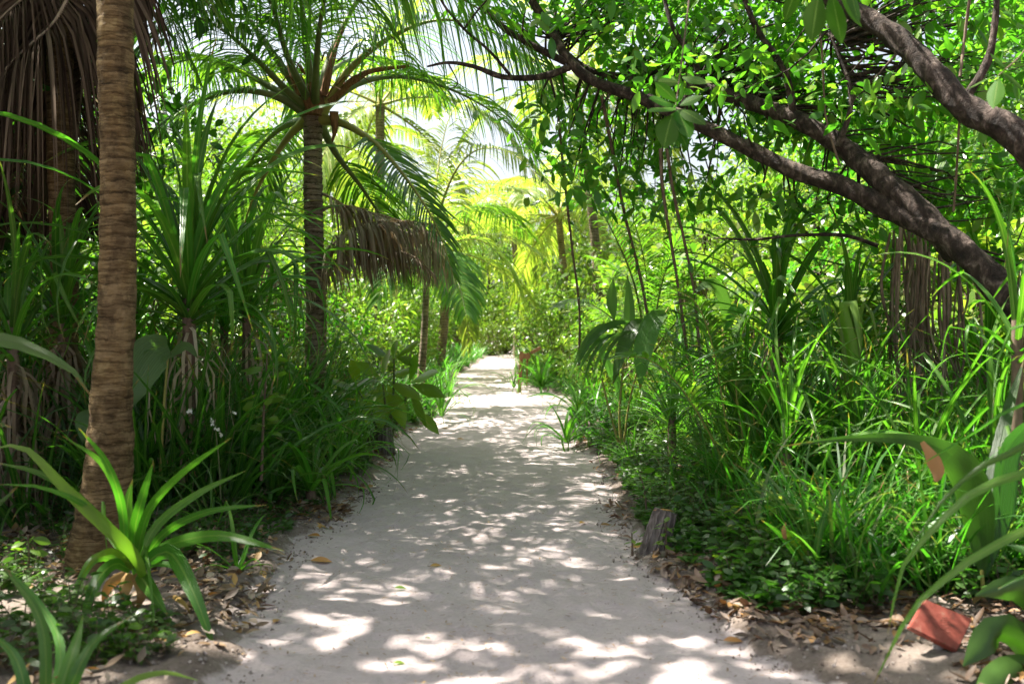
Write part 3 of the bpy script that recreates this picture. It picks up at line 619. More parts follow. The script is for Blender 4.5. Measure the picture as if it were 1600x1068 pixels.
# root lumps at the base
crown_f = [(nt_, [-1.75, 7.1, 6.7], P(500, -165, 7.9), P(600, -80, 8.1), P(700, -15, 8.3), P(800, 50, 8.5), P(878, 140, 8.6)),
           (nt_, [-2.1, 7.0, 6.4], P(330, -160, 7.6), P(400, -70, 8.0), P(480, -40, 8.4), P(560, 0, 8.7), P(640, 90, 8.9)),
           (nt_, [-3.0, 6.8, 6.3], P(220, -200, 7.2), P(250, -90, 7.4), P(300, -30, 7.6), P(350, 40, 7.7)),
           (nt_, [-3.2, 6.6, 6.2], P(60, -240, 7.4), P(110, -110, 7.6), P(200, -20, 7.8), P(270, 60, 7.9))]
crown_f += [(nt_, [-2.0, 7.6, 6.8], P(560, -190, 9.2), P(680, -80, 9.3), P(780, 0, 9.4), P(850, 130, 9.5)),
            (nt_, [-3.0, 7.0, 6.5], P(120, -190, 7.9), P(190, -80, 8.1), P(255, 0, 8.2), P(300, 110, 8.3)),
            (nt_, [-2.7, 7.2, 6.6], P(250, -220, 8.6), P(330, -130, 8.8), P(410, -60, 9.0), P(470, 30, 9.1))]
for i, f in enumerate(crown_f):
    frond(np_, resample([np.array(p, float) for p in f], 30), [96, 60, 70, 80, 90, 80, 60][i], [1.7, 1.25, 1.2, 1.3, 1.5, 1.3, 1.2][i], .014, [2.0, 1.3, 1.4, 1.4, 2.0, 1.4, 1.3][i], mats=(M['palm'], M['rachis']), k=6, vee=.1, t0=.12)
for i in range(1):
    az = 105; el = 55
    if 35 < (az % 360) < 120 and el < 45: el = 50
    C = frond_line(nt_, az, el, rng.uniform(3.7, 4.6), rng.uniform(60, 85))
    frond(np_, C, 58, .95, .027, .8, k=5)

# ------------------------------------------------------------------ coconut palm in the middle distance, left of the path
mt = P(490, 172, 11.0); mbase = P(497, 690, 11.0); mbase[2] = 0
mp_ = thing('coconut_palm', 'young coconut palm with a full crown and slim ringed trunk standing left of the path', 'palm tree', mbase)
palm_trunk(mp_, [mbase - [0, 0, .1], P(493, 600, 11), P(494, 480, 11), P(491, 380, 11), P(489, 280, 11), P(489, 200, 11), mt + [0, 0, .05]], [.14, .12, .118, .112, .108, .105, .10, .11], M['palmbark2'], rings=.07, k=260, sides=28, depth=.14)
FR = [([(490, 176, 11), (452, 145, 10.7), (400, 92, 10.3), (345, 45, 10), (285, 25, 9.7), (225, 70, 9.4)], .85, 1.0),
      ([(486, 170, 11), (438, 100, 11), (393, 35, 11.2), (345, -45, 11.4), (270, -80, 11.6), (190, -30, 11.8)], .85, .9),
      ([(489, 170, 11), (480, 80, 10.8), (470, 0, 10.6), (452, -90, 10.3), (425, -150, 9.6)], .85, .8),
      ([(497, 170, 11), (515, 90, 11.3), (556, 5, 11.6), (605, -60, 12), (680, -75, 12.4), (745, -10, 12.8)], .85, 1.0),
      ([(502, 176, 11), (545, 110, 10.8), (605, 62, 10.5), (680, 32, 10.2), (760, 45, 10), (830, 105, 9.8)], 1.0, 1.3),
      ([(502, 170, 11), (560, 130, 11.4), (630, 120, 11.8), (710, 142, 12), (790, 190, 12.2), (850, 260, 12.3)], .85, 1.3),
      ([(485, 170, 11), (430, 140, 11.2), (345, 98, 11.5), (270, 100, 11.7), (215, 150, 11.9)], .8, 1.0),
      ([(480, 178, 11), (430, 150, 10.8), (370, 142, 10.5), (310, 160, 10.3), (262, 192, 10.1), (225, 245, 10)], .7, .8),
      ([(480, 186, 11), (450, 215, 11.2), (415, 270, 11.4), (385, 340, 11.6), (372, 420, 11.7)], .7, .6),
      ([(500, 186, 11), (540, 195, 10.8), (588, 226, 10.5), (637, 282, 10.2), (680, 350, 10), (708, 430, 9.9)], .62, .5),
      ([(495, 170, 11), (510, 120, 12), (560, 92, 13), (640, 112, 14), (705, 165, 14.5)], .8, 1.0),
      ([(487, 170, 11), (465, 125, 12), (400, 95, 13), (330, 120, 14), (280, 190, 14.3)], .8, 1.0),
      ([(497, 186, 11), (525, 240, 11.5), (570, 300, 12), (612, 370, 12.3), (640, 450, 12.4)], .75, .8),
      ([(484, 186, 11), (440, 200, 11.8), (400, 240, 12.6), (360, 310, 13.2), (345, 380, 13.4)], .75, .8),
      ([(492, 170, 11), (495, 90, 10.0), (505, 10, 9.2), (530, -60, 8.5), (565, -90, 7.8)], .85, .8),
      ([(488, 170, 11), (450, 90, 10.2), (420, 0, 9.6), (360, -60, 9.0), (280, -60, 8.6)], .85, .9)]
for i, (pts, ll, hg) in enumerate(FR):
    frond(mp_, resample([P(*p) for p in pts], 28), 60, ll, .013, hg, r0=.05, mats=(M['palm'], M['petiole'] if i in (4, 9, 8) else M['rachis']), t0=.28, k=6, vee=.15)
# fibre sheaths, old flower stalks
for pts, rr in [([(470, 150, 10.9), (455, 110, 10.9), (445, 70, 11)], (.05, .03, .012)), ([(505, 150, 10.9), (520, 90, 10.9), (538, 40, 10.9)], (.05, .03, .012)), ([(515, 160, 10.9), (570, 115, 10.8), (640, 103, 10.8)], (.04, .03, .015)),
                ([(522, 175, 10.8), (523, 200, 10.8), (519, 222, 10.8)], (.05, .035, .01)), ([(488, 180, 10.9), (489, 160, 10.9), (489, 130, 10.9)], (.11, .12, .05))]:
    mb = MB(); px_tube(mb, pts, rr, 14, 12, lump=.35, lf=9); part('fibre_sheath', mb, M['fibre'], mp_)
for i in range(14):
    a = (rng.uniform(440, 540), rng.uniform(95, 160), 10.8); mb = MB()
    px_tube(mb, [a, (a[0] + (a[0] - 490) * .5, a[1] - 15, 10.7), (a[0] + (a[0] - 490) * 1.1, a[1] + rng.uniform(-30, 10), 10.6)], [.012, .008, .004], 8, 5); part('flower_stalk', mb, M['fibre'], mp_)

# dead fronds caught below the young palm
def dead_frond(label, pts, ll, n=60, hang=3.0, r0=.02, wid=.012, sparse=.05, at=None):
    C = resample([P(*p) for p in pts], 24); t = thing('dead_frond', label, 'dead palm frond', C[0], 'dead palm fronds')
    return frond(t, C, n, ll, wid, hang, r0, (M['dead'], M['deadstem']), .12, sparse, name='blade', vee=-.1, hrand=.35), t
dead_frond('bent brown dead frond arching right of the young palm trunk', [(503, 470, 10.9), (515, 405, 10.9), (550, 362, 10.8), (620, 345, 10.7), (690, 352, 10.6)], .85, 120)
dead_frond('brown dead frond hanging close behind the young palm trunk', [(495, 300, 11.4), (520, 310, 11.4), (560, 335, 11.4), (610, 360, 11.3)], 1.0, 100)
dead_frond('brown dead frond hanging behind the green frond tips beside the path', [(560, 330, 11.6), (610, 340, 11.6), (660, 360, 11.5), (690, 400, 11.4)], 1.0, 100)
dead_frond('shaggy grey brown dead frond hanging nearest the young palm trunk on its right', [(500, 330, 11.2), (520, 322, 11.2), (560, 325, 11.2), (600, 345, 11.1), (625, 380, 11.1)], .9, 90)
dead_frond('lowest dead frond draped over the green shrubs right of the young palm', [(512, 430, 11.0), (540, 395, 11.0), (590, 385, 11.0), (645, 400, 10.9), (680, 430, 10.9)], .6, 80)
dead_frond('pale dead frond dangling left of the young palm trunk', [(400, 400, 10.5), (430, 425, 10.4), (470, 445, 10.4), (485, 450, 10.4)], .6, 40)

# palm with a skirt of dead fronds at the far left
sk = thing('skirted_palm', 'dark palm at the left edge wrapped in a curtain of hanging dead fronds', 'palm tree', (-3.6, 7.7, 0))
palm_trunk(sk, [[-3.6, 7.7, -.1], P(100, 500, 7.7), P(95, 250, 7.8), P(90, -100, 7.9), [-3.7, 8, 6.0]], [.13, .10, .10, .09], M['palmbark'], k=120, sides=16)
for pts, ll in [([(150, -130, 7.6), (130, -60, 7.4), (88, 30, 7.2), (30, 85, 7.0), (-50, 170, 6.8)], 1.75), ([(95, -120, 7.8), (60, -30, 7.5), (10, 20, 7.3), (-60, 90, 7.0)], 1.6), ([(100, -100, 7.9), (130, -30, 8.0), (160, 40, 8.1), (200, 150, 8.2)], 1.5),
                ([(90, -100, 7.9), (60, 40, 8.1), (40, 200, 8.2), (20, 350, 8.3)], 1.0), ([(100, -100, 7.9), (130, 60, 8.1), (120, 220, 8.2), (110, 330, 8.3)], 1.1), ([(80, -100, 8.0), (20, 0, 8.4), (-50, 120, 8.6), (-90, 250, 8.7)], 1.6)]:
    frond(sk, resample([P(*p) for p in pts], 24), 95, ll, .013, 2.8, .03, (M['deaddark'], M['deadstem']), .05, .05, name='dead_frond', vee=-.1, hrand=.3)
for i in range(2):
    frond(sk, frond_line([-3.7, 8, 6.0], i * 60 + 120, 40 - i * 6, 2.8, 80), 60, .9, .02, 1.0, k=5)

# taller palms whose crowns shade the path
coconut('tall coconut palm standing back on the left beyond the young palm', (-7.2, 13.0, 0), (-4.8, 14.6, 7.6), [.15, .11, .09], 6, 4.2, seed=5, n=54, wid=.028, ll=.95, mat_t=M['palmbark'], els=(70, -15))

# sunlit palms at the end of the view
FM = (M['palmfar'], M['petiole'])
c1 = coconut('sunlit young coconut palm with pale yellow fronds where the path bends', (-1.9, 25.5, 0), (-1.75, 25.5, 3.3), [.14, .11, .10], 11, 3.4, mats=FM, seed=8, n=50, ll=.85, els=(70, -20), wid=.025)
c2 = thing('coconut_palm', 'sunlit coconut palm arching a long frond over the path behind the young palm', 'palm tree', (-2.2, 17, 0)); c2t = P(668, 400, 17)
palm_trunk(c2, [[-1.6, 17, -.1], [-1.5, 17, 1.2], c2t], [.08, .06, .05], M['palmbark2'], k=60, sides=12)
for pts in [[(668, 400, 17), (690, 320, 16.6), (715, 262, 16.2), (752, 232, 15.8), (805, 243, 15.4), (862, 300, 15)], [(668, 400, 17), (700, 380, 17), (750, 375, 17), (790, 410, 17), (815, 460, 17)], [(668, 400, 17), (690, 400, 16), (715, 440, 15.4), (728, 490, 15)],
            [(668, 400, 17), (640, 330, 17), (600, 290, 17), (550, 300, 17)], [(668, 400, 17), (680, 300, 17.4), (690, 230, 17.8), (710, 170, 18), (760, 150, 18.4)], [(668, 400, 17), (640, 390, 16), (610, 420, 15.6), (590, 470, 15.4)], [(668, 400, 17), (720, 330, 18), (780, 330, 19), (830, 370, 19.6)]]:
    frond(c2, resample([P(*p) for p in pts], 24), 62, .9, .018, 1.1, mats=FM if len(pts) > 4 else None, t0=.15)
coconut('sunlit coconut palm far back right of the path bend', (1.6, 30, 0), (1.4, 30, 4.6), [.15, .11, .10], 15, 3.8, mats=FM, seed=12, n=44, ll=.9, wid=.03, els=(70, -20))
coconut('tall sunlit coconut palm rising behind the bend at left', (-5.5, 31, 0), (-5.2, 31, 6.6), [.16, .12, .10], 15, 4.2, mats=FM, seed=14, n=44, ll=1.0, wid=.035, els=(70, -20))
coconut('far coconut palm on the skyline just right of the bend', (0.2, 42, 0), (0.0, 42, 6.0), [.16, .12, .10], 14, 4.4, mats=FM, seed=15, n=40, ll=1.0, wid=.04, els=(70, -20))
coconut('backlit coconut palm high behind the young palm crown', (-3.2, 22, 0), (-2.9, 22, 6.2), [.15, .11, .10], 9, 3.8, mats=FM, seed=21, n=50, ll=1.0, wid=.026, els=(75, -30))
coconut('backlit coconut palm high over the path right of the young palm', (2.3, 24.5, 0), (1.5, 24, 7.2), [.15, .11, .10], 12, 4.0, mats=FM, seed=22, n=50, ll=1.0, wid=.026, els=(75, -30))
rp = thing('young_palm', 'young palm right of the path with a dark fine frond arching up to the left', 'palm', P(1015, 600, 12.4) * [1, 1, 0])
for pts, ll in [([(1012, 560, 12.4), (990, 440, 12.2), (940, 330, 12), (890, 268, 11.8), (835, 235, 11.6), (790, 228, 11.4)], .42), ([(1012, 560, 12.4), (1010, 430, 12.4), (985, 330, 12.2), (960, 300, 12.1), (930, 300, 12)], .4), ([(1014, 560, 12.4), (1035, 440, 12.2), (1070, 360, 12), (1130, 340, 11.8)], .4),
                ([(1012, 560, 12.4), (960, 500, 12), (910, 470, 11.6), (870, 480, 11.3)], .45), ([(1014, 560, 12.4), (1060, 500, 12), (1110, 470, 11.8), (1150, 490, 11.6)], .45), ([(1013, 560, 12.4), (1000, 470, 12.8), (965, 420, 13.2), (920, 400, 13.4)], .45)]:
    frond(rp, resample([P(*p) for p in pts], 26), 56, ll, .010, .6, .018, t0=.25)

# yellow-stemmed cane palm at right
cp = thing('cane_palm', 'cane palm with yellow stalks and paired narrow leaflets among the right screwpines', 'palm', P(1158, 735, 7.3) * [1, 1, 0])
for pts, ll in [([(1160, 765, 7.3), (1140, 690, 7.3), (1125, 600, 7.3), (1108, 520, 7.2), (1085, 470, 7.1), (1050, 450, 7.0)], .33), ([(1165, 765, 7.3), (1160, 680, 7.3), (1150, 600, 7.3), (1160, 520, 7.3), (1190, 460, 7.3)], .33), ([(1150, 765, 7.3), (1110, 680, 7.2), (1060, 600, 7.1), (1010, 560, 7.0), (960, 560, 6.9)], .33),
                ([(1168, 765, 7.3), (1180, 680, 7.2), (1210, 610, 7.1), (1260, 570, 7.0), (1320, 580, 6.9)], .33), ([(1155, 765, 7.3), (1120, 700, 7.6), (1090, 640, 8), (1080, 570, 8.3), (1040, 520, 8.5)], .35)]:
    frond(cp, resample([P(*p) for p in pts], 26), 34, ll, .012, .5, .012, (M['palm'], M['petiole']), .45, .05, vee=.35)

# ------------------------------------------------------------------ pleated palm seedlings
def seedling(label, base, stalks, blades, mat=None):
    b = P(*base); b[2] = 0; root = thing('palm_seedling', label, 'palm seedling', b)
    for s, r_ in stalks:
        mb = MB(); px_tube(mb, s, [r_, r_ * .8, r_ * .6], 12, 7, lump=.03); part('stalk', mb, M['petiole'], root)
    for pts, hw, prof in blades:
        q = [P(*p) for p in pts]; C = resample(q, 16); T = nrm(np.gradient(C, axis=0)); S = nrm(np.cross(T, nrm(C - np.array([0, 0, CAMH])))) + np.array([0, rng.normal(0, .4), .2])
        W = hw * np.interp(np.linspace(0, 1, 16), np.linspace(0, 1, len(prof)), prof); mb = MB(); ribbon(mb, C[None], S[None], W[None], 19, -.22, .035); part('leaf', mb, mat or M['seed'], root)
    return root
BR = [.08, .55, .95, 1, .85, .5, .04]
sd = seedling('coconut seedling with wide pleated leaves spotted by sunlight, right of the path', (962, 690, 9.3), [([(966, 690, 9.3), (952, 640, 9.3), (940, 590, 9.3)], .012), ([(970, 690, 9.3), (968, 640, 9.3), (975, 560, 9.3)], .014), ([(975, 690, 9.3), (985, 620, 9.3), (1010, 540, 9.3), (1045, 480, 9.3)], .012)],
    [([(1040, 488, 9.3), (1022, 500, 9.2), (1006, 545, 9.1), (1000, 608, 9.0)], .10, [.3, .9, 1, .9, .5, .04]), ([(1012, 500, 9.3), (990, 512, 9.2), (972, 550, 9.1), (958, 600, 9.0)], .075, [.3, .9, 1, .8, .5, .04]), ([(1000, 505, 9.3), (960, 505, 9.2), (925, 530, 9.0), (900, 575, 8.9)], .035, BR), ([(985, 515, 9.3), (940, 510, 9.2), (912, 540, 9.1), (890, 590, 9.0)], .03, BR),
     ([(985, 560, 9.3), (984, 500, 9.3), (983, 460, 9.3), (980, 428, 9.3)], .055, BR), ([(960, 500, 9.3), (956, 470, 9.3), (958, 435, 9.3)], .05, BR), ([(970, 640, 9.3), (965, 600, 9.3), (945, 560, 9.2), (930, 520, 9.2)], .04, BR)]
    + [([(1050 - q * 2, 482, 9.2), (1058 + q * 9, 494 + q * 3, 9.2), (1056 + q * 13, 540 + q * 4, 9.1), (1050 + q * 14, 585 + q * 6, 9.1)], .017, BR) for q in range(6)]
    + [([(1000 - q * 8, 520, 9.2), (975 - q * 12, 520 + q * 3, 9.1), (950 - q * 13, 550 + q * 5, 9.0), (935 - q * 12, 600, 9.0)], .018, BR) for q in range(5)])
seedling('palm seedling with one grey fan of pleats curling left, behind the cane palm', (1135, 640, 9.6), [([(1135, 650, 9.6), (1132, 580, 9.6), (1130, 500, 9.6)], .012)], [([(1132, 520, 9.6), (1130, 470, 9.6), (1110, 445, 9.5), (1080, 460, 9.3)], .085, [.15, .8, 1, .9, .4, .04]), ([(1132, 520, 9.6), (1150, 480, 9.6), (1175, 500, 9.5)], .05, BR)])
seedling('palm seedling with a grey pleated leaf peeking out behind the big trunk', (240, 760, 6.6), [([(250, 770, 6.6), (255, 650, 6.6), (262, 560, 6.6)], .012)], [([(262, 540, 6.6), (238, 550, 6.5), (215, 585, 6.4), (200, 640, 6.3)], .13, [.5, 1, .95, .7, .05]), ([(262, 560, 6.6), (290, 540, 6.6), (310, 560, 6.6)], .03, BR), ([(150, 640, 6.3), (135, 650, 6.3), (128, 690, 6.2)], .06, BR)])
seedling('coconut seedling with a huge arching pleated leaf and a dry brown hole at right', (1535, 935, 4.7), [([(1536, 960, 4.7), (1536, 930, 4.7), (1534, 890, 4.7)], .014)],
    [([(1535, 900, 4.7), (1532, 830, 4.7), (1520, 760, 4.65), (1490, 712, 4.6), (1420, 686, 4.6), (1320, 685, 4.6), (1222, 697, 4.6)], .085, [.12, .75, 1, .85, .35, .22, .12, .02]), ([(1540, 900, 4.7), (1560, 800, 4.75), (1575, 700, 4.8), (1640, 640, 4.9)], .10, BR), ([(1530, 900, 4.7), (1545, 780, 4.9), (1570, 660, 5.1), (1600, 560, 5.2)], .04, BR)], M['seeddark'])
t_ = bpy.data.objects[[o.name for o in bpy.data.objects if o.name.startswith('palm_seedling')][-1]]
px_blades(t_, [([(1441, 690, 4.5), (1456, 712, 4.48), (1466, 735, 4.47), (1462, 752, 4.46)], .035)], M['litter'], name='dry_patch', prof=[.3, .6, 1, .9, .2], nc=5)

# ------------------------------------------------------------------ posts, marker, sign
def ridged(a, n=13, depth=.16): return 1 - depth * np.abs(np.sin(a * n / 2)) ** .7
def stump(label, base_px, top_px, Y, r0, r1, leaf=False, group='short ridged wooden posts at the path edge'):
    b = P(*base_px, Y); t = P(*top_px, Y + .03); b[2] = -.05
    root = thing('path_post', label, 'wooden post', (b[0], b[1], 0), group)
    C = resample([b, b * .5 + t * .5, t], 22); mb = MB()
    tube(mb, C, np.linspace(r0, r1, 22) * (1 + .02 * rng.normal(0, 1, 22)), 78, flat=lambda a: ridged(a), lump=.03, lf=2, cap=True); part('post', mb, M['wood'], root)
    for i in range(7):   # split bark strips
        a = rng.uniform(-2.6, -.5); q = np.linspace(0, 1, 8)[:, None]; ax = b + (t - b) * (.05 + .9 * q); rr = (r0 + (r1 - r0) * q) * 1.02 + .003 * rng.normal(0, 1, (8, 1))
        L_ = ax + np.array([math.cos(a), math.sin(a), 0]) * rr; mb = MB(); tube(mb, L_, np.linspace(.007, .004, 8), 5, lump=.2); part('wood_strip', mb, M['wood'], root)
    return root, t
st1, top1 = stump('grey ridged wooden post at the right path edge with an orange leaf on top', (1014, 872), (1040, 797), 5.93, .096, .072)
st2, top2 = stump('small grey ridged wooden post at the left path edge', (604, 708), (600, 668), 10.6, .105, .085)
stump('dark half buried wooden post touching the small left post', (586, 706), (583, 674), 10.8, .085, .075)

mk = P(1464, 1000, 4.05); mk[2] = 0
mr = thing('path_marker', 'tilted brick red marker board on a short grey peg at bottom right', 'marker', mk)
mb = MB(); tube(mb, resample([[mk[0], mk[1], -.05], P(1466, 1010, 4.05), P(1470, 975, 4.09)], 10), .021, 12, lump=.05); part('peg', mb, M['pole'], mr)
Y0 = 4.0
cr = [P(1421, 979, Y0), P(1446, 935, Y0 + .12), P(1520, 966, Y0 + .14), P(1496, 1017, Y0)]
nn_ = nrm(np.cross(cr[3] - cr[0], cr[1] - cr[0])); nn_ = nn_ if nn_[1] < 0 else -nn_
bm_v = np.array(cr + [c - nn_ * .024 for c in cr])
import bmesh
def slab(name, verts, mat, root, bev=.004, segs=2):
    bm = bmesh.new(); vs = [bm.verts.new(v) for v in verts]
    for f in ((0, 1, 2, 3), (7, 6, 5, 4), (0, 4, 5, 1), (1, 5, 6, 2), (2, 6, 7, 3), (3, 7, 4, 0)): bm.faces.new([vs[i] for i in f])
    bmesh.ops.recalc_face_normals(bm, faces=bm.faces); bmesh.ops.bevel(bm, geom=list(bm.edges), offset=bev, segments=segs, affect='EDGES')
    me = bpy.data.meshes.new(name); bm.to_mesh(me); bm.free(); me.materials.append(mat)
    off = Vector((0, 0, 0)); r = root
    while r is not None: off += r.location; r = r.parent
    me.transform(__import__('mathutils').Matrix.Translation(-off)); return link(name, me, root)
bd = slab('board', bm_v, M['terra'], mr)
ex, ey = nrm(cr[3] - cr[0]), nrm(cr[1] - cr[0]); cen = sum(cr) / 4; loc_off = Vector(mr.location)
mb = MB()
for (a0, b0, a1, b1) in [(-.01, .03, .012, .045), (.005, .012, .03, .03), (.02, .03, .025, .006), (.0, -.01, .02, .004), (.022, -.012, .038, .0), (.03, .02, .05, .026), (.004, -.028, .03, -.02), (-.012, .012, -.002, .022), (.036, -.03, .048, -.022)]:
    a = cen + ex * a0 + ey * b0 + nn_ * .0015; b = cen + ex * a1 + ey * b1 + nn_ * .0015; s = nrm(np.cross(b - a, nn_)) * .0018
    mb.add([a - s, b - s, b + s, a + s], [[0, 1, 2, 3]])
part('engraved_marks', mb, M['scratch'], bd)

sb = P(811, 604, 20.2); sb[2] = 0
sg = thing('wooden_sign', 'small orange wooden signpost far off at the right path edge', 'sign', sb)
def box_between(name, a, b, wx, wy, mat, root):
    a = np.array(a); b = np.array(b); d = nrm(b - a); x = nrm(np.cross(d, [0, 1, 0])); y = np.cross(d, x)
    v = [a + x * sx * wx + y * sy * wy for sx, sy in ((-1, -1), (1, -1), (1, 1), (-1, 1))] + [b + x * sx * wx + y * sy * wy for sx, sy in ((-1, -1), (1, -1), (1, 1), (-1, 1))]
    return slab(name, np.array(v), mat, root, .006, 1)
box_between('post', sb - [0, 0, .1], P(815, 549, 20.2), .035, .03, M['orange'], sg)
box_between('side_post', P(823, 603, 20.25), P(824, 551, 20.25), .018, .02, M['orange'], sg)
box_between('board', P(811, 556, 20.12), P(829, 556, 20.12), .055, .012, M['orange'], sg)
box_between('arrow_board', P(826, 553, 20.1), P(845, 543, 20.1), .035, .012, M['orange'], sg)

# ------------------------------------------------------------------ screwpines and strap-leaved plants
def head(px, py, Y):
    p = P(px, py, Y); return (p[0], p[1], 0.0), p[2]
def pand(label, px, py, Y, n, L, key=K_PAND, name='screwpine', cat='screwpine', group='screwpines beside the path', **kw):
    b, h = head(px, py, Y); g = float(surf(b[0], b[1])) - .02
    return rosette(name, label, cat, (b[0], b[1], g), n, L, key, height=max(0.0, h - g), group=group, **kw)
pand('large screwpine with long drooping strap leaves just right of the big trunk', 295, 428, 7.0, 64, 1.6, dead=70, stem_r=.045)
pand('screwpine with upright leaves between the large screwpine and the young palm', 385, 440, 8.4, 44, 1.35, dead=50)
pand('screwpine with dense vertical leaves in front of the young palm trunk', 350, 470, 9.2, 40, 1.3, dead=40)
pand('screwpine with a tall leafy head and brown skirt left of the big trunk', 100, 455, 7.2, 40, 1.1, dead=170, stem_r=.04)
pand('screwpine with thin leaves cut by the left edge of the picture', 20, 500, 6.6, 34, 1.0, dead=120)
pand('dark screwpine in shade behind the curtain of dead fronds', -40, 400, 8.5, 36, 1.2, dead=60)
pand('screwpine deep in shade behind the big trunk', 210, 480, 9.5, 34, 1.2, dead=60)
pand('tall screwpine whose fan of leaves stands above the right shrubs near the dark twig', 1215, 478, 8.4, 52, 1.35, dead=60, stem_r=.04)
pand('screwpine with upright blades standing behind the fork of the leaning tree', 1440, 325, 9.0, 34, 1.2, dead=40, stem_r=.05, fmax=.55)
pand('screwpine with fresh green head right of the tall one, under the twig end', 1330, 520, 8.0, 36, 1.0, dead=40)
pand('screwpine at the right edge in front of the dark leaning trunk', 1590, 500, 5.4, 20, .85, dead=0, stem_r=.03)
pand('screwpine half hidden behind the aerial root bundle', 1540, 560, 8.6, 30, 1.1)
pand('low screwpine with shining narrow leaves below the cane palm', 1160, 650, 7.6, 34, .9)
RP = [('strap-leaved clump in front of the aerial roots', 1340, 690, 6.9, 34, 1.1), ('strap-leaved clump with long arching blades right of the cane palm', 1230, 690, 6.7, 38, 1.15), ('strap-leaved clump under the leaning trunk at the right edge', 1560, 740, 5.6, 30, 1.2),
      ('strap-leaved clump in deep shade behind the huge pleated leaf', 1440, 760, 5.9, 32, 1.1), ('strap-leaved clump between the huge pleated leaf and the wooden post', 1330, 800, 6.0, 30, .85), ('strap-leaved clump behind the spotted coconut seedling', 1080, 600, 10.2, 34, 1.0),
      ('strap-leaved clump tall behind the low screwpine', 1250, 600, 8.8, 38, 1.15), ('strap-leaved clump between the seedling and the cane palm', 1050, 650, 8.8, 30, .9), ('strap-leaved clump beyond the root bundle on the right', 1480, 600, 9.8, 34, 1.2)]
for lab, px, py, Y, n, L in RP: pand('grassy ' + lab, px, py, Y, n, L, K_NARROW, 'strap_leaf_clump', 'plant', 'strap-leaved clumps on the right bank')
def gpl(label, px, py, n, L, key=K_LILY, name='strap_leaf_plant', cat='plant', group='strap-leaved plants along the path', **kw):
    g = G(px, py); return rosette(name, label, cat, (g[0], g[1]), n, L, key, group=group, **kw)
gpl('strap-leaved plant on the left verge hanging dark leaf tips over the sand', 486, 800, 26, .80, K_BRIGHT, height=.14)
gpl('bright strap-leaved plant just behind the one hanging over the sand', 540, 748, 24, .75, K_BRIGHT, height=.10)
gpl('strap-leaved plant with long blades arching toward the small left post', 520, 775, 22, .9, K_NARROW, height=.12)
gpl('upright strap-leaved plant below the large screwpine', 385, 760, 30, .95, K_LILY, height=.12)
gpl('strap-leaved plant low in shade at the foot of the large screwpine', 300, 790, 24, .75, K_NARROW)
gpl('strap-leaved plant between the upright one and the young palm trunk', 450, 760, 26, .85, K_NARROW)
gpl('small dark strap-leaved plant alone on the right edge with spidery leaves over the sand', 886, 700, 24, .66, K_BRIGHT, height=.07, fmin=.2)
gpl('bright yellow green strap-leaved rosette at the foot of the orange sign', 846, 614, 26, .95, K_LILY, height=.1)
gpl('spidery strap-leaved plant leaning over the sand left of the orange sign', 803, 612, 16, .8, K_NARROW, height=.1)
gpl('bright strap-leaved clump on the right bank behind the small dark one', 905, 655, 26, .8, K_BRIGHT)
gpl('strap-leaved plant leaning out over the left edge halfway along the path', 690, 660, 22, .95, K_NARROW, height=.1)
gpl('second strap-leaved plant leaning over the left edge, farther along', 702, 628, 20, 1.0, K_NARROW, height=.1)
gpl('strap-leaved plant at the left foot of the broad-leaved shrub', 640, 665, 22, .75, K_NARROW)
gpl('strap-leaved plant drooping beside the dark half buried post', 565, 728, 26, .85, K_NARROW, height=.1)
gpl('broad strap-leaved plant in shade left of the one hanging over the sand', 425, 800, 22, .7, K_LILY)
gpl('strap-leaved plant spraying over litter between trunk and sand', 330, 850, 16, .55, K_NARROW)
gpl('tall strap-leaved clump hiding the stem of the large screwpine', 285, 770, 34, 1.5, K_PAND, height=.15)
gpl('tall strap-leaved clump right beside the lower part of the big trunk', 232, 800, 28, 1.3, K_PAND, height=.1)
gpl('tall strap-leaved clump at the foot of the young palm', 440, 735, 34, 1.35, K_PAND, height=.15)
gpl('tall strap-leaved clump between the large screwpine and the slim sapling', 365, 745, 32, 1.45, K_PAND, height=.15)
gpl('tall strap-leaved clump at the far left edge below the dead curtain', 30, 790, 28, 1.3, K_PAND, height=.1)
gpl('tall strap-leaved clump left of the big trunk', 110, 780, 28, 1.2, K_PAND, height=.1)
gpl('leafy strap plant filling the bank behind the upright one', 330, 735, 30, 1.0, K_NARROW, height=.2)
gpl('strap-leaved plant leaning from the right bank over rubble before the post', 1060, 800, 20, .6, K_NARROW)
gpl('strap-leaved clump in the right cover beyond the post', 985, 735, 22, .6, K_NARROW)
gpl('little strap-leaved plant sprouting at the left path edge by dry leaves', 372, 905, 9, .40, K_LILY)
gpl('little strap-leaved plant in the low cover right of the wooden post', 1120, 850, 14, .45, K_LILY)
gpl('little strap-leaved plant on dry leaves near the yellow stalk', 1200, 905, 12, .42, K_LILY)

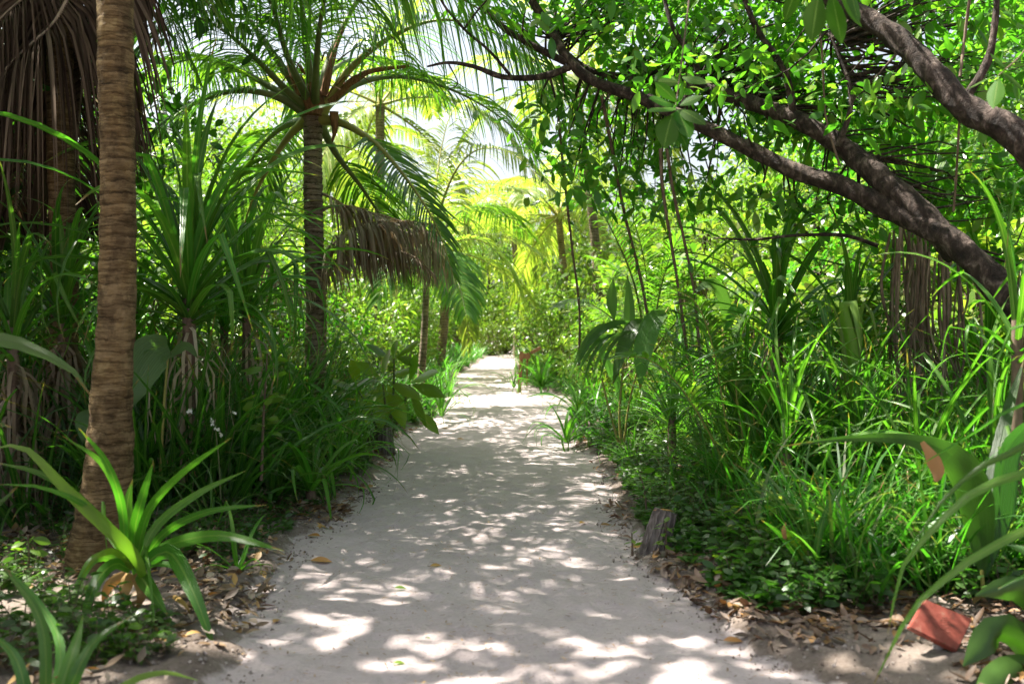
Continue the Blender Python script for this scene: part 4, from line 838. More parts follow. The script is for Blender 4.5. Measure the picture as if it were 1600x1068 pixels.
# foreground plant at left, leaves placed one by one
fl = thing('spider_lily', 'lush strap-leaved plant with broad glossy leaves in front of the big trunk', 'plant', (G(205, 960)))
for _c in fl.children: pass
Yb = 4.75
px_blades(fl, [([(196, 875, Yb), (190, 790, Yb - .1), (165, 720, Yb - .25), (123, 668, Yb - .4)], .020), ([(200, 875, Yb), (193, 800, Yb + .1), (160, 725, Yb + .1), (97, 680, Yb)], .020),
    ([(200, 880, Yb), (198, 820, Yb), (200, 780, Yb), (207, 748, Yb)], .030), ([(208, 880, Yb), (212, 820, Yb - .05), (225, 770, Yb - .1), (240, 720, Yb - .2)], .026), ([(212, 880, Yb), (232, 800, Yb - .1), (285, 740, Yb - .2), (362, 683, Yb - .4)], .024), ([(214, 885, Yb), (245, 820, Yb + .1), (310, 770, Yb + .1), (384, 735, Yb + .1)], .022),
    ([(216, 885, Yb), (260, 830, Yb - .1), (330, 798, Yb - .3), (417, 788, Yb - .4)], .019), ([(216, 890, Yb), (262, 852, Yb), (345, 836, Yb - .2), (444, 860, Yb - .3)], .030), ([(214, 890, Yb), (262, 862, Yb - .1), (300, 920, Yb - .4), (340, 1026, Yb - .6)], .038),
    ([(205, 890, Yb), (180, 840, Yb), (120, 775, Yb - .2), (60, 738, Yb - .3), (-10, 722, Yb - .3)], .022), ([(212, 900, Yb), (200, 860, Yb), (150, 800, Yb - .3), (70, 762, Yb - .5), (-10, 756, Yb - .6)], .016), ([(225, 900, Yb - .1), (205, 860, Yb - .2), (110, 770, Yb - .4), (40, 700, Yb - .5), (-10, 700, Yb - .5)], .030, M['ylgreen']),
    ([(215, 895, Yb), (235, 920, Yb - .3), (262, 960, Yb - .5)], .034), ([(204, 890, Yb), (170, 870, Yb), (140, 880, Yb - .1), (105, 950, Yb - .2)], .022), ([(204, 890, Yb), (180, 880, Yb - .1), (150, 910, Yb - .3), (120, 990, Yb - .5)], .028), ([(206, 890, Yb), (180, 862, Yb - .1), (150, 870, Yb - .3), (128, 900, Yb - .3)], .016, M['ylgreen']),
    ([(214, 890, Yb), (240, 868, Yb), (262, 862, Yb), (275, 870, Yb)], .018, M['ylgreen']), ([(216, 892, Yb), (245, 880, Yb), (285, 890, Yb - .1), (310, 930, Yb - .2)], .014), ([(210, 890, Yb), (225, 850, Yb), (240, 960, Yb - .5), (236, 1000, Yb - .5)], .008),
    ([(206, 885, Yb), (165, 830, Yb + .1), (162, 780, Yb + .2), (168, 880, Yb + .2)], .008)], M['lily'])
px_blades(fl, [([(205, 895, Yb), (195, 920, Yb - .1), (188, 950, Yb - .1)], .03), ([(212, 895, Yb), (222, 925, Yb - .1), (212, 955, Yb - .1)], .028), ([(198, 895, Yb), (170, 915, Yb), (160, 950, Yb)], .025), ([(270, 930, Yb), (290, 945, Yb - .2), (300, 965, Yb - .2)], .012)], M['litter'], name='dry_leaf')
fb = thing('spider_lily', 'strap-leaved plant cut off by the bottom left corner', 'plant', P(40, 1150, 3.4) * [1, 1, 0])
px_blades(fb, [([(60, 1180, 3.3), (72, 1060, 3.3), (60, 960, 3.4), (0, 880, 3.5)], .020), ([(60, 1180, 3.3), (100, 1060, 3.3), (120, 1000, 3.4), (130, 960, 3.5)], .028), ([(70, 1180, 3.3), (120, 1050, 3.3), (150, 1000, 3.4), (205, 962, 3.5)], .022), ([(50, 1180, 3.3), (40, 1080, 3.3), (20, 1020, 3.4), (-20, 985, 3.5)], .022),
    ([(90, 1180, 3.3), (180, 1080, 3.4), (250, 1050, 3.5), (310, 1062, 3.5)], .014, M['ylgreen']), ([(60, 1180, 3.4), (95, 1020, 3.7), (60, 940, 3.9), (5, 882, 4.0)], .018)], M['lily'])
fe = thing('broad_blade_plant', 'plant with a wide blade reaching in from the left edge before the big trunk', 'plant', P(-120, 900, 4.6) * [1, 1, 0])
px_blades(fe, [([(-120, 900, 4.6), (-100, 600, 4.5), (-20, 528, 4.5), (50, 545, 4.5), (110, 575, 4.5), (143, 620, 4.5)], .05), ([(-120, 900, 4.6), (-90, 700, 4.5), (-30, 660, 4.4), (20, 668, 4.3)], .04), ([(-130, 900, 4.6), (-90, 820, 4.3), (-20, 800, 4.2), (30, 757, 4.2)], .03)], M['seed'], nc=9, pleat=.04)

# foreground plants at right, leaves placed one by one
fr_ = thing('arching_blade_plant', 'plant with long arching narrow leaves sweeping in from the right edge', 'plant', P(1700, 1000, 3.9) * [1, 1, 0])
px_blades(fr_, [([(1750, 900, 3.9), (1650, 820, 3.7), (1549, 855, 3.55), (1475, 905, 3.5), (1420, 960, 3.45), (1362, 1075, 3.4)], .017), ([(1760, 900, 3.9), (1660, 745, 3.8), (1590, 742, 3.7), (1512, 775, 3.65), (1450, 835, 3.6), (1410, 885, 3.55), (1387, 990, 3.5)], .018),
    ([(1770, 900, 3.9), (1660, 690, 3.8), (1590, 705, 3.75), (1531, 730, 3.7), (1475, 780, 3.7), (1440, 830, 3.7), (1415, 865, 3.7)], .016), ([(1750, 950, 3.9), (1640, 640, 4.2), (1500, 690, 4.3), (1420, 740, 4.4)], .010), ([(1750, 950, 3.9), (1680, 880, 3.8), (1600, 900, 3.8), (1540, 930, 3.8)], .012),
    ([(1780, 950, 4.2), (1700, 560, 4.6), (1600, 500, 4.9), (1560, 560, 5.0), (1550, 660, 5.0)], .014), ([(1780, 950, 4.2), (1640, 300, 5.0), (1590, 280, 5.1), (1570, 420, 5.1)], .016)], M['lily'])
fo_ = thing('broad_leaf_plant', 'low plant with broad dark leaves in the bottom right corner', 'plant', P(1640, 1130, 3.9) * [1, 1, 0])
px_blades(fo_, [([(1640, 1100, 3.9), (1640, 980, 3.9), (1600, 925, 3.85), (1560, 920, 3.8), (1524, 930, 3.75)], .055), ([(1640, 1100, 3.9), (1600, 1010, 3.8), (1560, 985, 3.8), (1505, 1040, 3.7)], .065), ([(1640, 1100, 3.9), (1620, 1050, 3.8), (1570, 1050, 3.7), (1520, 1090, 3.6)], .06), ([(1640, 1100, 3.9), (1680, 950, 4), (1620, 870, 4.1), (1570, 850, 4.2)], .04)], M['dark'], nc=5, prof=[.1, .5, .9, 1, .8, .04])
ry = thing('strap_leaf_plant', 'strap-leaved plant on dry leaves holding a bent bright yellow stalk', 'plant', G(1270, 962), 'strap-leaved plants along the path'); Yr = 5.0
px_blades(ry, [([(1268, 950, Yr), (1268, 880, Yr), (1262, 820, Yr), (1248, 762, Yr)], .020), ([(1272, 950, Yr), (1275, 870, Yr - .1), (1290, 800, Yr - .1), (1330, 735, Yr - .1)], .018), ([(1270, 950, Yr), (1280, 860, Yr + .1), (1300, 790, Yr + .1), (1318, 750, Yr + .2)], .016), ([(1265, 900, Yr), (1240, 860, Yr), (1215, 830, Yr - .1), (1190, 812, Yr - .2)], .016),
    ([(1272, 930, Yr), (1330, 820, Yr), (1350, 900, Yr), (1355, 940, Yr)], .016), ([(1268, 940, Yr), (1235, 870, Yr + .1), (1200, 850, Yr + .2), (1178, 890, Yr + .2)], .014)], M['strap'])
px_blades(ry, [([(1262, 880, Yr), (1250, 855, Yr), (1235, 838, Yr - .05), (1222, 822, Yr - .1)], .03)], M['ylgreen'], name='torn_leaf')
px_blades(ry, [([(1226, 842, Yr - .1), (1224, 828, Yr - .1), (1228, 815, Yr - .1)], .014)], M['litter'], name='dry_tip')
px_blades(ry, [([(1278, 892, Yr), (1295, 884, Yr - .05), (1312, 886, Yr - .05), (1318, 915, Yr - .05), (1325, 955, Yr - .02), (1345, 974, Yr - .1), (1420, 978, Yr - .2)], .014)], M['yellow'], name='yellow_stalk', prof=[.5, .7, .9, 1, .9, .7, .5])
yl = thing('yellowing_blade_plant', 'plant with one wide yellow green leaf hanging down before the dry heap', 'plant', P(1325, 720, 7.2) * [1, 1, 0])
px_blades(yl, [([(1330, 720, 7.2), (1330, 560, 7.2), (1316, 480, 7.2), (1328, 466, 7.15), (1338, 490, 7.1), (1345, 550, 7.0)], .055, M['ylgreen']), ([(1330, 720, 7.2), (1340, 560, 7.2), (1345, 478, 7.2), (1362, 490, 7.1), (1372, 540, 7.1)], .03, M['ylgreen']), ([(1325, 720, 7.2), (1320, 560, 7.2), (1300, 475, 7.2), (1280, 485, 7.1)], .02, M['ylgreen'])], M['ylgreen'], nc=7, pleat=.03)

# broad-leaved shrub at left
bs = thing('broad_leaf_shrub', 'shrub with big drooping oval leaves between the young palm and the path', 'shrub', P(600, 690, 10.8) * [1, 1, 0])
for (x1, y1, x2, y2) in [(600, 690, 598, 600), (606, 690, 640, 600), (596, 690, 560, 610), (604, 690, 616, 560)]:
    mb = MB(); px_tube(mb, [(x1, y1, 10.8), ((x1 + x2) / 2 + 4, (y1 + y2) / 2, 10.8), (x2, y2, 10.8)], [.018, .014, .009], 10, 6, lump=.1); part('stem', mb, M['stem'], bs)
bl = [(595, 592, -38, -28), (592, 595, -50, 4), (596, 598, -30, 40), (600, 600, -5, 55), (605, 600, 22, 52), (606, 595, 44, 22), (604, 590, 40, -12), (600, 588, 8, -46), (615, 560, 4, -30), (640, 598, 40, -20), (642, 600, 45, 15), (640, 604, 20, 48), (638, 600, -14, 50), (640, 596, 10, -45), (560, 608, -42, -15), (558, 610, -45, 20), (560, 612, -18, 50), (562, 608, 12, 45), (560, 604, -12, -45), (618, 560, 36, -28), (612, 560, -38, -22), (616, 556, 34, 14), (650, 640, 28, 30), (575, 640, -30, 32)]
for x, y, dx, dy in bl:
    Y = 10.8 + rng.normal(0, .12); a = P(x, y, Y); b_ = P(x + dx, y + dy, Y + rng.normal(-.1, .12)); d = b_ - a; Ln = np.linalg.norm(d) * 1.15
    mb = MB(); leaves(mb, a[None], d[None] + [0, 0, .05], np.array([Ln]), .36, .18, 7, 5, fold=-.14, upv=np.array([[rng.normal(0, .4), -.6, .8]]), prof=[.06, .4, .75, 1, .95, .6, .03]); part('leaf', mb, M['bright'], bs)

# saplings
def sapling(label, stem, n, L, mat, Lw=.5, r_=.006, group='saplings'):
    C = resample([P(*p) for p in stem], 20); root = thing('sapling', label, 'sapling', C[0], group); mb = MB(); tube(mb, C, np.linspace(r_ * 1.4, r_ * .5, 20), 6); part('stem', mb, M['vine'], root)
    for i in range(n):
        f = .35 + .65 * (i + .5) / n; p = C[min(19, int(f * 19.5))]; a = i * 2.4; el = rng.uniform(-.2, .6); d = np.array([math.cos(a) * math.cos(el), math.sin(a) * math.cos(el), math.sin(el)])
        mb = MB(); q = p + d * L * .25; tube(mb, np.array([p, q]), .002, 4, cap=False); leaves(mb, q[None], d[None], np.array([L * rng.uniform(.8, 1.25)]), Lw, .25, 6, 5, fold=-.15); part('leaf', mb, mat, root)
    return root
sapling('young plant with fresh oval leaves growing against the right wooden post', [(1042, 880, 5.75), (1041, 850, 5.75), (1040, 815, 5.75)], 13, .062, M['bright'])
sapling('slim sapling with level leaf tiers in front of the screwpines at left', [(408, 750, 6.9), (412, 650, 6.9), (418, 550, 6.9)], 24, .13, M['bright'], .5, .009)
sapling('tiny seedling standing in sand left of the right wooden post', [(988, 868, 5.9), (988, 850, 5.9), (987, 832, 5.9)], 4, .05, M['ylgreen'])
sapling('pale leaved seedling in the sunny litter at the left edge', [(42, 905, 5.0), (45, 870, 5.0), (44, 838, 5.0)], 9, .075, M['bright'])
sapling('pale leaved seedling under the front strap-leaved plant', [(200, 1060, 4.1), (205, 1020, 4.1), (195, 980, 4.1)], 12, .08, M['bright'])
sapling('bushy seedling in the bottom left corner litter', [(150, 1070, 3.9), (150, 1030, 3.9), (160, 1005, 3.9)], 12, .07, M['bright'])
sapling('bright leaved sapling at the front of the right bank', [(1140, 935, 5.2), (1140, 900, 5.2), (1135, 870, 5.2)], 16, .075, M['bright'])
sapling('sapling with large leaves on the right bank beyond the wooden post', [(1010, 800, 6.8), (1008, 770, 6.8), (1000, 740, 6.8)], 14, .085, M['tree'])
fw = thing('flower_spike', 'small cluster of white flowers glowing among the screwpine leaves', 'flower', P(338, 690, 6.6) * [1, 1, 0])
mb = MB(); px_tube(mb, [(345, 780, 6.6), (342, 720, 6.6), (335, 655, 6.6)], [.006, .005, .003], 10, 6); part('stem', mb, M['stem'], fw)
for px, py in [(332, 660), (336, 667), (341, 672), (344, 678), (330, 654), (366, 643), (299, 640), (296, 643)]:
    c = P(px, py, 6.58 + rng.normal(0, .03)); mb = MB(); dd = sph(5); leaves(mb, np.repeat(c[None], 5, 0), dd, np.full(5, .024), .8, .1); part('blossom', mb, M['flower'], fw)

# ------------------------------------------------------------------ trees and shrubs behind
ORD = ['first', 'second', 'third', 'fourth', 'fifth', 'sixth', 'seventh', 'eighth', 'ninth', 'tenth', 'eleventh', 'twelfth', 'thirteenth', 'fourteenth', 'fifteenth', 'sixteenth', 'seventeenth', 'eighteenth', 'nineteenth', 'twentieth', 'twenty-first', 'twenty-second', 'twenty-third', 'twenty-fourth', 'twenty-fifth', 'twenty-sixth', 'twenty-seventh', 'twenty-eighth', 'twenty-ninth', 'thirtieth']
BGT = {'left': [(-6.4, 8.6, 1.0), (-9.0, 11.5, 1.0), (-9.2, 7.0, 1.0), (-9.6, 17.5, .95), (-5.6, 21.0, .55), (-10, 21, 1.2), (-6.6, 24, .9), (-9, 30, 1.2), (-5.2, 34, .85), (-13, 15, 1.2)],
       'right': [(5.2, 12.6, .75), (7.2, 10.5, .95), (5.0, 16.0, .70), (8.6, 14.5, 1.05), (3.9, 20.5, .62), (7.2, 20, .95), (11, 18.5, 1.2), (5.2, 27, .8), (9.5, 27, 1.15), (7.4, 8.0, .9), (6.0, 34, .95), (12, 12, 1.2)],
       'middle': [(-1.2, 47, .8), (-7.5, 50, 1.2), (3, 49, .95), (8.5, 46, 1.1), (-3.6, 56, 1.0), (.5, 58, 1.2)]}
for side, lst in BGT.items():
    for i, (x, y, s) in enumerate(lst):
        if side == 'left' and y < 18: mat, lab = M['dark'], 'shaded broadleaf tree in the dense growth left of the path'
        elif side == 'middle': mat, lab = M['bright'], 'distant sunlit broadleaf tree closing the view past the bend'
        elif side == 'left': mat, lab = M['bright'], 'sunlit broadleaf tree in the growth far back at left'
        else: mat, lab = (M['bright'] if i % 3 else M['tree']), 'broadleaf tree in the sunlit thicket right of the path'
        woody('broadleaf_tree', f'{lab}, {ORD[i]} from the camera', 'tree', 'tree', i % 3, x, y, s, mat, rz=i * 1.9, group=f'trees in the thicket, {side}')
# one wide tree off frame at left that shades the near path
def shade_tree(label, base, boxes, per=15, L=.20, seed=4):
    r = np.random.default_rng(seed); root = thing('shade_tree', label, 'tree', base)
    b = np.array(base, float); hub = np.array([np.mean([q[0] for q in boxes]), np.mean([q[2] for q in boxes]), boxes[0][4] - .8]); hub = b * .35 + hub * .65; hub[2] = boxes[0][4] - 1.2
    mb = MB(); tube(mb, resample([b - [0, 0, .1], b * .8 + hub * .2 + [0, 0, .5], hub], 20), np.linspace(.24, .12, 20), 12, lump=.1); part('trunk', mb, M['bark'], root)
    cc = []
    for x, dx, y, dy, z, n in boxes:
        c = np.stack([x + r.uniform(-dx, dx, n), y + r.uniform(-dy, dy, n), z + r.uniform(-.6, .6, n)], -1); cc.append(c)
        mb = MB(); tube(mb, resample([hub, (hub + [x, y, z - .3]) / 2 + [0, 0, .3], [x, y, z]], 12), np.linspace(.10, .03, 12), 8, lump=.1); part('branch', mb, M['bark'], root)
    cc = np.vstack(cc); cc = cc[snoise(cc[:, 0] * 2.4, cc[:, 1] * 2.4, 31) > SHADE_GAP]; m = len(cc) * per
    off = r.normal(0, 1, (m, 3)) * np.array([.26, .26, .16]); dd = nrm(off) + r.normal(0, .5, (m, 3)); dd[:, 2] *= .25
    mb = MB(); leaves(mb, np.repeat(cc, per, 0) + off, dd, L * r.uniform(.6, 1.25, m), .58, .15, 4, 2, r=r); part('crown', mb, M['tree'], root)['kind'] = 'stuff'
SHADE_GAP = -.52
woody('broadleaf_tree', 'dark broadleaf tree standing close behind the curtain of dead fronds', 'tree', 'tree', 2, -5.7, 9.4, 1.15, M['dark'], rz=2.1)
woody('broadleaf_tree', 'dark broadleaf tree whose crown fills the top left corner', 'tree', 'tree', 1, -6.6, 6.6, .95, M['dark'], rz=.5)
shade_tree('tall shade tree whose crown spreads high over the near path', (-5.6, 4.6, 0), [(-4.0, 2.4, 3.9, 1.8, 9.6, 165), (-4.3, 2.1, 6.6, 1.6, 9.7, 130), (-4.6, 2.1, 9.4, 1.6, 9.9, 120)], seed=4)
shade_tree('tall shade tree whose crown spreads high over the middle of the path', (-6.6, 12.0, 0), [(-4.8, 1.8, 12.0, 1.5, 9.9, 80), (-5.0, 1.8, 14.8, 1.6, 10.1, 70), (-5.3, 1.8, 17.6, 1.6, 10.3, 36)], seed=5)

SH = {  # x, y, scale, kind, material
 'left': [(-3.6, 12.2, .9, 'rosette', 'bright'), (-2.75, 12.9, .55, 'fine', 'bright'), (-2.6, 14.0, .75, 'fine', 'bright'), (-2.35, 15.6, .65, 'rosette', 'bright'), (-3.4, 15.2, 1.15, 'fine', 'tree'), (-2.5, 17.6, .8, 'fine', 'bright'), (-2.3, 20.0, .8, 'fine', 'bright'), (-3.6, 18.5, 1.5, 'fine', 'bright'),
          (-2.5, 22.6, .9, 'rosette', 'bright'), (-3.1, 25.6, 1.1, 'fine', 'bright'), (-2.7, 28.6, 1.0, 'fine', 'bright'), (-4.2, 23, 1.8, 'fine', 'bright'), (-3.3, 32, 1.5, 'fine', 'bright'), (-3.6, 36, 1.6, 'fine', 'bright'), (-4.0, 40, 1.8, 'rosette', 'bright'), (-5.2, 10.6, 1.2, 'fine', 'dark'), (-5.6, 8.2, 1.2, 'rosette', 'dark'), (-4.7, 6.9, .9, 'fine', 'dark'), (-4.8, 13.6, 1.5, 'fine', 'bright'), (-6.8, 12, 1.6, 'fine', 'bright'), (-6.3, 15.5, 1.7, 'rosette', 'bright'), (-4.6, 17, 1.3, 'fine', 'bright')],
 'right': [(2.1, 11.6, .60, 'fine', 'bright'), (3.2, 12.6, 1.0, 'rosette', 'bright'), (1.9, 14.2, .85, 'fine', 'bright'), (4.3, 11.8, 1.3, 'rosette', 'bright'), (2.9, 15.2, 1.25, 'rosette', 'bright'), (1.9, 16.9, 1.0, 'fine', 'bright'), (4.6, 14.2, 1.5, 'rosette', 'bright'), (1.55, 19.4, .75, 'fine', 'bright'), (1.2, 21.6, .55, 'rosette', 'bright'), (2.4, 18.8, 1.45, 'rosette', 'bright'), (3.6, 17.2, 1.6, 'rosette', 'bright'),
           (1.3, 24.5, 1.05, 'fine', 'bright'), (1.5, 27.5, 1.3, 'fine', 'bright'), (2.7, 23, 1.9, 'fine', 'bright'), (1.4, 31, 1.4, 'fine', 'bright'), (1.4, 35, 1.5, 'rosette', 'bright'), (1.2, 40, 1.7, 'fine', 'bright'), (5.2, 10.2, 1.25, 'rosette', 'bright'), (6.0, 8.2, 1.3, 'rosette', 'tree'), (5.4, 6.6, 1.0, 'rosette', 'bright')],
 'end': [(-1.9, 45, 1.3, 'fine', 'bright'), (-.4, 46, 1.7, 'fine', 'bright'), (-3.6, 47, 2.2, 'rosette', 'bright'), (1.2, 45, 2.0, 'fine', 'bright'), (-2.6, 52, 2.6, 'fine', 'bright'), (-.9, 43, .9, 'fine', 'bright')]}
for side, lst in SH.items():
    for i, (x, y, s, kind, mt_) in enumerate(lst):
        lab = {'left': 'left of the path', 'right': 'right of the path', 'end': 'where the path disappears'}[side]
        look = {'rosette': 'leafy shrub with big leaf rosettes', 'fine': 'bushy shrub with small leaves'}[kind]
        woody('shrub', f'{look} {lab}, {ORD[i]} in that row', 'shrub', kind, i % 3, x, y, s, M[mt_], rz=i * 2.3, group=f'shrubs {lab}')

# far-off wood
def wood(name, boxes):
    mb = MB()
    for x0, x1, y0, y1, h, n, L in boxes:
        x = rng.uniform(x0, x1, n); y = rng.uniform(y0, y1, n); top = h * (1 + .28 * snoise(x * .45, y * .3, 3)); z = top * rng.uniform(0, 1, n) ** .8
        per = 5; q = n * per; pos = np.repeat(np.stack([x, y, z], -1), per, 0) + rng.normal(0, .3, (q, 3)); leaves(mb, pos, sph(q) - [0, 0, .2], L * rng.uniform(.6, 1.3, q), .55, .2, 3, 2)
    o = link(name, mb.mesh(name, M['bright'])); o['kind'] = 'stuff'
wood('far_wood', [(-45, 40, 60, 68, 9, 12000, .45), (-30, -11, 22, 60, 8, 7000, .36), (12, 30, 20, 60, 8, 7000, .36), (-20, -10, 4, 22, 7.5, 6000, .28), (10, 20, 3, 20, 7.5, 6000, .28)])

# ------------------------------------------------------------------ undergrowth, ground cover, litter
def scatter(n, y0, y1, d0, d1, side=None, pw=1.0, r=rng):
    y = y0 + (y1 - y0) * r.random(n) ** pw; l, rr = path_edges(y); d = r.uniform(d0, d1, n); s = (r.random(n) < .5) if side is None else np.full(n, side == 'left')
    x = np.where(s, l - d, rr + d); return x, y
def tall_grass(name, n, y0, y1, d0, d1, side, Lr, wd, mat):
    x, y = scatter(n // 9, y0, y1, d0, d1, side); keep = snoise(x * 1.1, y * 1.1, 9) > -.25; x, y = x[keep], y[keep]
    m = 9; x = np.repeat(x, m) + rng.normal(0, .05, len(x) * m); y = np.repeat(y, m) + rng.normal(0, .05, len(y) * m); n = len(x)
    a = rng.uniform(0, 6.28, n); el0 = rng.uniform(.75, 1.5, n); bend = rng.uniform(.3, 2.2, n); L = rng.uniform(*Lr, n); k = 8; t = np.linspace(0, 1, k)
    e = el0[:, None] - bend[:, None] * t[None] ** 1.6; d = np.stack([np.cos(e) * np.cos(a)[:, None], np.cos(e) * np.sin(a)[:, None], np.sin(e)], -1)
    C = np.concatenate([np.zeros((n, 1, 3)), np.cumsum(d[:, :-1] * (L / (k - 1))[:, None, None], 1)], 1) + np.stack([x, y, surf(x, y) - .02], -1)[:, None]
    S = np.stack([-np.sin(a), np.cos(a), np.zeros(n)], -1)[:, None] + rng.normal(0, .25, (n, 1, 3))
    mb = MB(); ribbon(mb, C, np.repeat(S, k, 1), (wd * rng.uniform(.6, 1.3, n))[:, None] * np.array([.8, 1, 1, .95, .85, .65, .4, .05])[None], 2)
    o = link(name, mb.mesh(name, mat)); o['kind'] = 'stuff'
tall_grass('tall_grass', 7500, 6.2, 13, .85, 3.8, 'right', (.5, 1.15), .010, M['grass'])
tall_grass('tall_grass', 4200, 4.8, 7.5, .75, 3.4, 'right', (.4, .95), .009, M['grass'])
tall_grass('tall_grass', 5000, 8.0, 15, .45, 3.6, 'left', (.4, 1.0), .009, M['grass'])
tall_grass('tall_grass', 4200, 6.4, 10.5, .75, 3.2, 'left', (.8, 1.6), .015, M['strap'])
tall_grass('tall_grass', 3800, 6.4, 11.5, 1.1, 4.2, 'right', (.8, 1.5), .013, M['strap'])
tall_grass('tall_grass', 3500, 14, 42, .15, 1.6, 'left', (.4, .9), .012, M['grass'])
tall_grass('tall_grass', 3500, 13, 42, .25, 1.6, 'right', (.4, .9), .012, M['grass'])
def ground_cover(name, n, y0, y1, d0, d1, side, L, h, mat, dens=-.1):
    x, y = scatter(n, y0, y1, d0, d1, side); keep = snoise(x * 1.6, y * 1.6, 12) > dens; x, y = x[keep], y[keep]; n = len(x); l, rr = path_edges(y); d = np.maximum(l - x, x - rr)
    hh = h * np.clip(.25 + (d - d0) / .5, .2, 1) * rng.uniform(.5, 1.1, n); per = 8; mb = MB()
    base = np.stack([x, y, surf(x, y)], -1); tip = base + np.stack([rng.normal(0, .35, n) * hh, rng.normal(0, .35, n) * hh, hh], -1)
    for i in range(0): pass
    st = np.stack([base, (base + tip) / 2 + rng.normal(0, .01, (n, 3)), tip], 1); ribbon(mb, st, np.repeat(np.array([[[1.0, .3, 0]]]), n, 0).repeat(3, 1), np.full((n, 3), .0016), 2, mat=1)
    f = np.tile(np.linspace(.25, 1, per), n)[:, None]; pos = np.repeat(base, per, 0) * (1 - f) + np.repeat(tip, per, 0) * f
    a = np.tile(np.arange(per) * 2.4, n) + np.repeat(rng.uniform(0, 6, n), per); dd = np.stack([np.cos(a), np.sin(a), rng.uniform(-.1, .8, n * per)], -1)
    leaves(mb, pos, dd, L * rng.uniform(.5, 1.35, n * per), .42, .25, 4, 2)
    o = link(name, mb.mesh(name, [mat, M['vine']])); o['kind'] = 'stuff'
ground_cover('ground_cover', 2600, 6.3, 11.5, .18, 1.5, 'right', .055, .26, M['cover'], -.5)
ground_cover('ground_cover', 1300, 4.6, 6.6, .22, 1.8, 'right', .07, .22, M['cover'], -.45)
ground_cover('ground_cover', 900, 5.0, 8.0, .5, 2.6, 'right', .09, .40, M['bright'], .2)
ground_cover('ground_cover', 2200, 5.4, 11.0, .2, 1.8, 'left', .05, .18, M['cover'], -.35)
ground_cover('ground_cover', 800, 3.3, 5.3, .30, 2.2, 'left', .06, .18, M['cover'], .15)
ground_cover('ground_cover', 1600, 11, 24, .12, 1.2, 'right', .08, .3, M['cover'], -.3)
ground_cover('ground_cover', 1600, 11, 24, .10, 1.2, 'left', .08, .3, M['cover'], -.3)
# fern like sprays over the right bank edge
def litter(name, n, y0, y1, d0, d1, side, L, dens, mat, seed=20, pw=1.0):
    x, y = scatter(n, y0, y1, d0, d1, side, pw); keep = snoise(x * 1.3, y * 1.3, seed) > dens + rng.normal(0, .15, n); x, y = x[keep], y[keep]; n = len(x)
    a = rng.uniform(0, 6.28, n); d = np.stack([np.cos(a), np.sin(a), rng.normal(.05, .22, n)], -1); pos = np.stack([x, y, surf(x, y) + rng.uniform(.004, .03, n)], -1)
    mb = MB(); up = np.array([0, 0, 1.0]) + rng.normal(0, .35, (n, 3)); leaves(mb, pos, d, L * rng.uniform(.45, 1.35, n), .42, rng.uniform(-.45, .5, n), 5, 3, fold=.4, upv=up, prof=[.08, .75, 1, .7, .05])
    o = link(name, mb.mesh(name, mat)); o['kind'] = 'stuff'
litter('leaf_litter', 4200, 3.4, 7.5, .0, 1.9, 'left', .07, -.15, M['litter'])
litter('leaf_litter', 5600, 3.4, 6.4, .05, 2.2, 'right', .07, -.1, M['litter'], 22)
litter('leaf_litter', 2600, 6.4, 13, .0, 1.0, 'right', .06, .1, M['litter'], 23)
litter('leaf_litter', 3000, 7.0, 14, .0, 1.2, 'left', .06, .0, M['litter'], 24)
litter('leaf_litter', 3000, 3.5, 16, 1.2, 5.0, None, .10, -.4, M['litter'], 25)
# coral rubble and clods at the path edges
def rubble(name, n, y0, y1, d0, d1, size, mat):
    x, y = scatter(n, y0, y1, d0, d1); oct_v = np.array([[1, 0, 0], [-1, 0, 0], [0, 1, 0], [0, -1, 0], [0, 0, 1], [0, 0, -1]], float); fs = np.array([[0, 2, 4], [2, 1, 4], [1, 3, 4], [3, 0, 4], [2, 0, 5], [1, 2, 5], [3, 1, 5], [0, 3, 5]])
    s = size * rng.uniform(.3, 1.2, n) ** 1.5; c = np.stack([x, y, surf(x, y) + s * .2], -1); v = c[:, None] + oct_v[None] * s[:, None, None] * rng.uniform(.5, 1.2, (n, 6, 1)) + rng.normal(0, .2, (n, 6, 3)) * s[:, None, None]
    f = (np.arange(n) * 6)[:, None, None] + fs[None]; mb = MB(); mb.add(v.reshape(-1, 3), f.reshape(-1, 3)); o = link(name, mb.mesh(name, mat, smooth=False)); o['kind'] = 'stuff'
rubble('coral_rubble', 3600, 3.4, 9, -.10, .5, .009, M['coral'])
rubble('soil_clods', 1300, 3.4, 9, 0.0, .6, .007, M['soil'])
# twig crumbs on the sand
n = 3600; x, y = scatter(n, 3.5, 11, -1.15, .25, pw=1.2); a = rng.uniform(0, 6.28, n)
mb = MB(); leaves(mb, np.stack([x, y, np.full(n, .008) + .010 * snoise(x * 3.1, y * 2.7, 1) + .006], -1), np.stack([np.cos(a), np.sin(a), rng.normal(0, .08, n)], -1), rng.uniform(.005, .032, n), .22, 0, 3, 2, upv=np.array([0, 0, 1.0]) + rng.normal(0, .05, (n, 3)), prof=[.7, 1, .5])
o = link('twig_crumbs', mb.mesh('twig_crumbs', M['litter'])); o['kind'] = 'stuff'
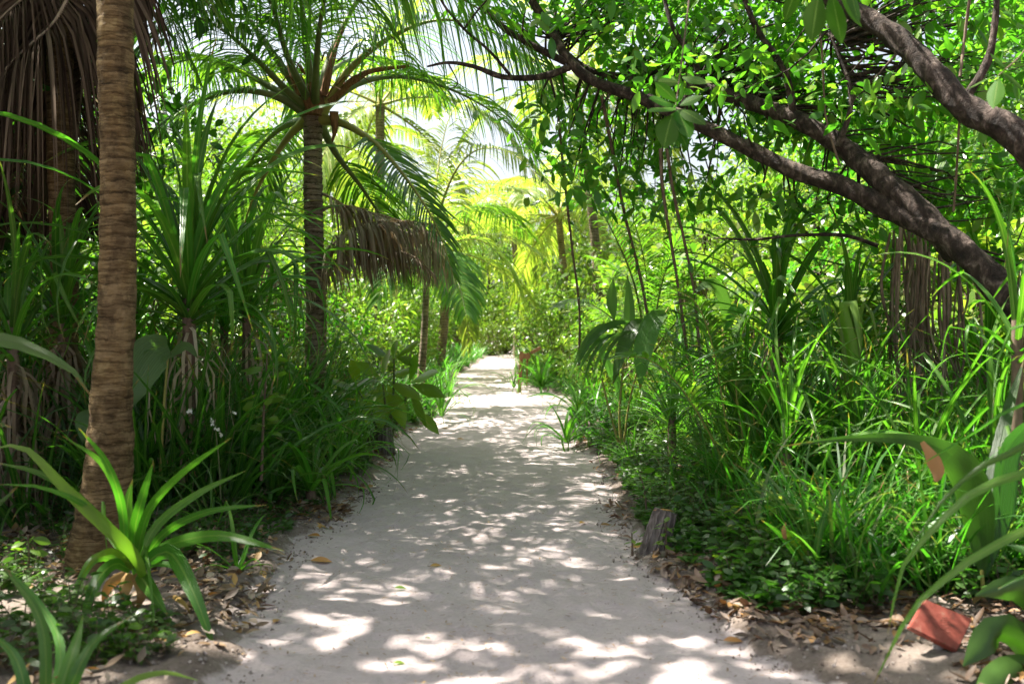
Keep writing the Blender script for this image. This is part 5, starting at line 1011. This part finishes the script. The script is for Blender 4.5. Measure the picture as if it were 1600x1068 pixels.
# big fallen leaves one could pick up
for px, py, L, a, mat, lab in [(485, 878, .13, 0, 'fallen', 'long orange fallen leaf on the sand near the left edge'), (672, 887, .075, 30, 'fallen', 'curled yellow brown leaf lying alone in the middle of the path'), (616, 921, .065, 0, 'ylgreen', 'small olive leaf on the sand left of the middle'),
    (427, 976, .07, 80, 'litter', 'little brown leaf on the sand close to the front left verge'), (906, 820, .08, 60, 'fallen', 'small yellow leaf at the end of the big sun patch'), (938, 822, .08, 10, 'litter', 'olive brown leaf right of the big sun patch'), (984, 857, .12, 5, 'fallen', 'orange leaf lying beside the foot of the right post'),
    (1035, 905, .15, 20, 'litter', 'largest curled brown leaf just in front of the right post'), (1104, 915, .10, -50, 'fallen', 'orange leaf leaning by the low plants right of the post'), (1147, 972, .12, 65, 'litter', 'upright tan leaf at the edge of the front right litter'), (1130, 1004, .09, 5, 'fallen', 'bright orange leaf on the front right sand'),
    (614, 1039, .05, 0, 'bright', 'tiny green leaf on the sand at the bottom of the path'), (690, 670, .09, 0, 'litter', 'brown leaf on the path beyond the left post'), (714, 687, .09, 20, 'fallen', 'olive leaf on the path beyond the brown one'), (666, 1000, .02, 0, 'bright', 'tiny green scrap on the sand near the bottom'),
    (500, 840, .11, 150, 'fallen', 'orange leaf tipped against the left verge under the hanging blades'), (560, 770, .10, 40, 'litter', 'brown leaf at the left verge near the small post')]:
    g = G(px, py); t_ = thing('fallen_leaf', lab, 'leaf', (g[0], g[1], float(surf(g[0], g[1])) + .012), 'single fallen leaves')
    mb = MB(); leaves(mb, np.zeros((1, 3)), np.array([[math.cos(R(a)), math.sin(R(a)), .12]]), np.array([L]), .42, .2, 8, 5, fold=.25, prof=[.05, .5, .85, 1, .95, .75, .4, .03], upv=np.array([[.1, -.35, 1]])); o = link('blade', mb.mesh('blade', M[mat]), t_)
    mb = MB(); tube(mb, np.array([[0, 0, 0], [-math.cos(R(a)) * L * .22, -math.sin(R(a)) * L * .22, .004]]), .0015, 5); link('stalk', mb.mesh('stalk', M['vine']), t_)
t_ = thing('fallen_leaf', 'orange leaf resting on top of the right wooden post', 'leaf', tuple(top1 + np.array([-.02, -.03, .008])), 'single fallen leaves')
mb = MB(); leaves(mb, np.array([[-.06, 0, 0]]), np.array([[1, .1, .02]]), np.array([.13]), .4, .1, 7, 5, fold=.2, prof=[.05, .5, .9, 1, .85, .5, .03]); link('blade', mb.mesh('blade', M['fallen']), t_)
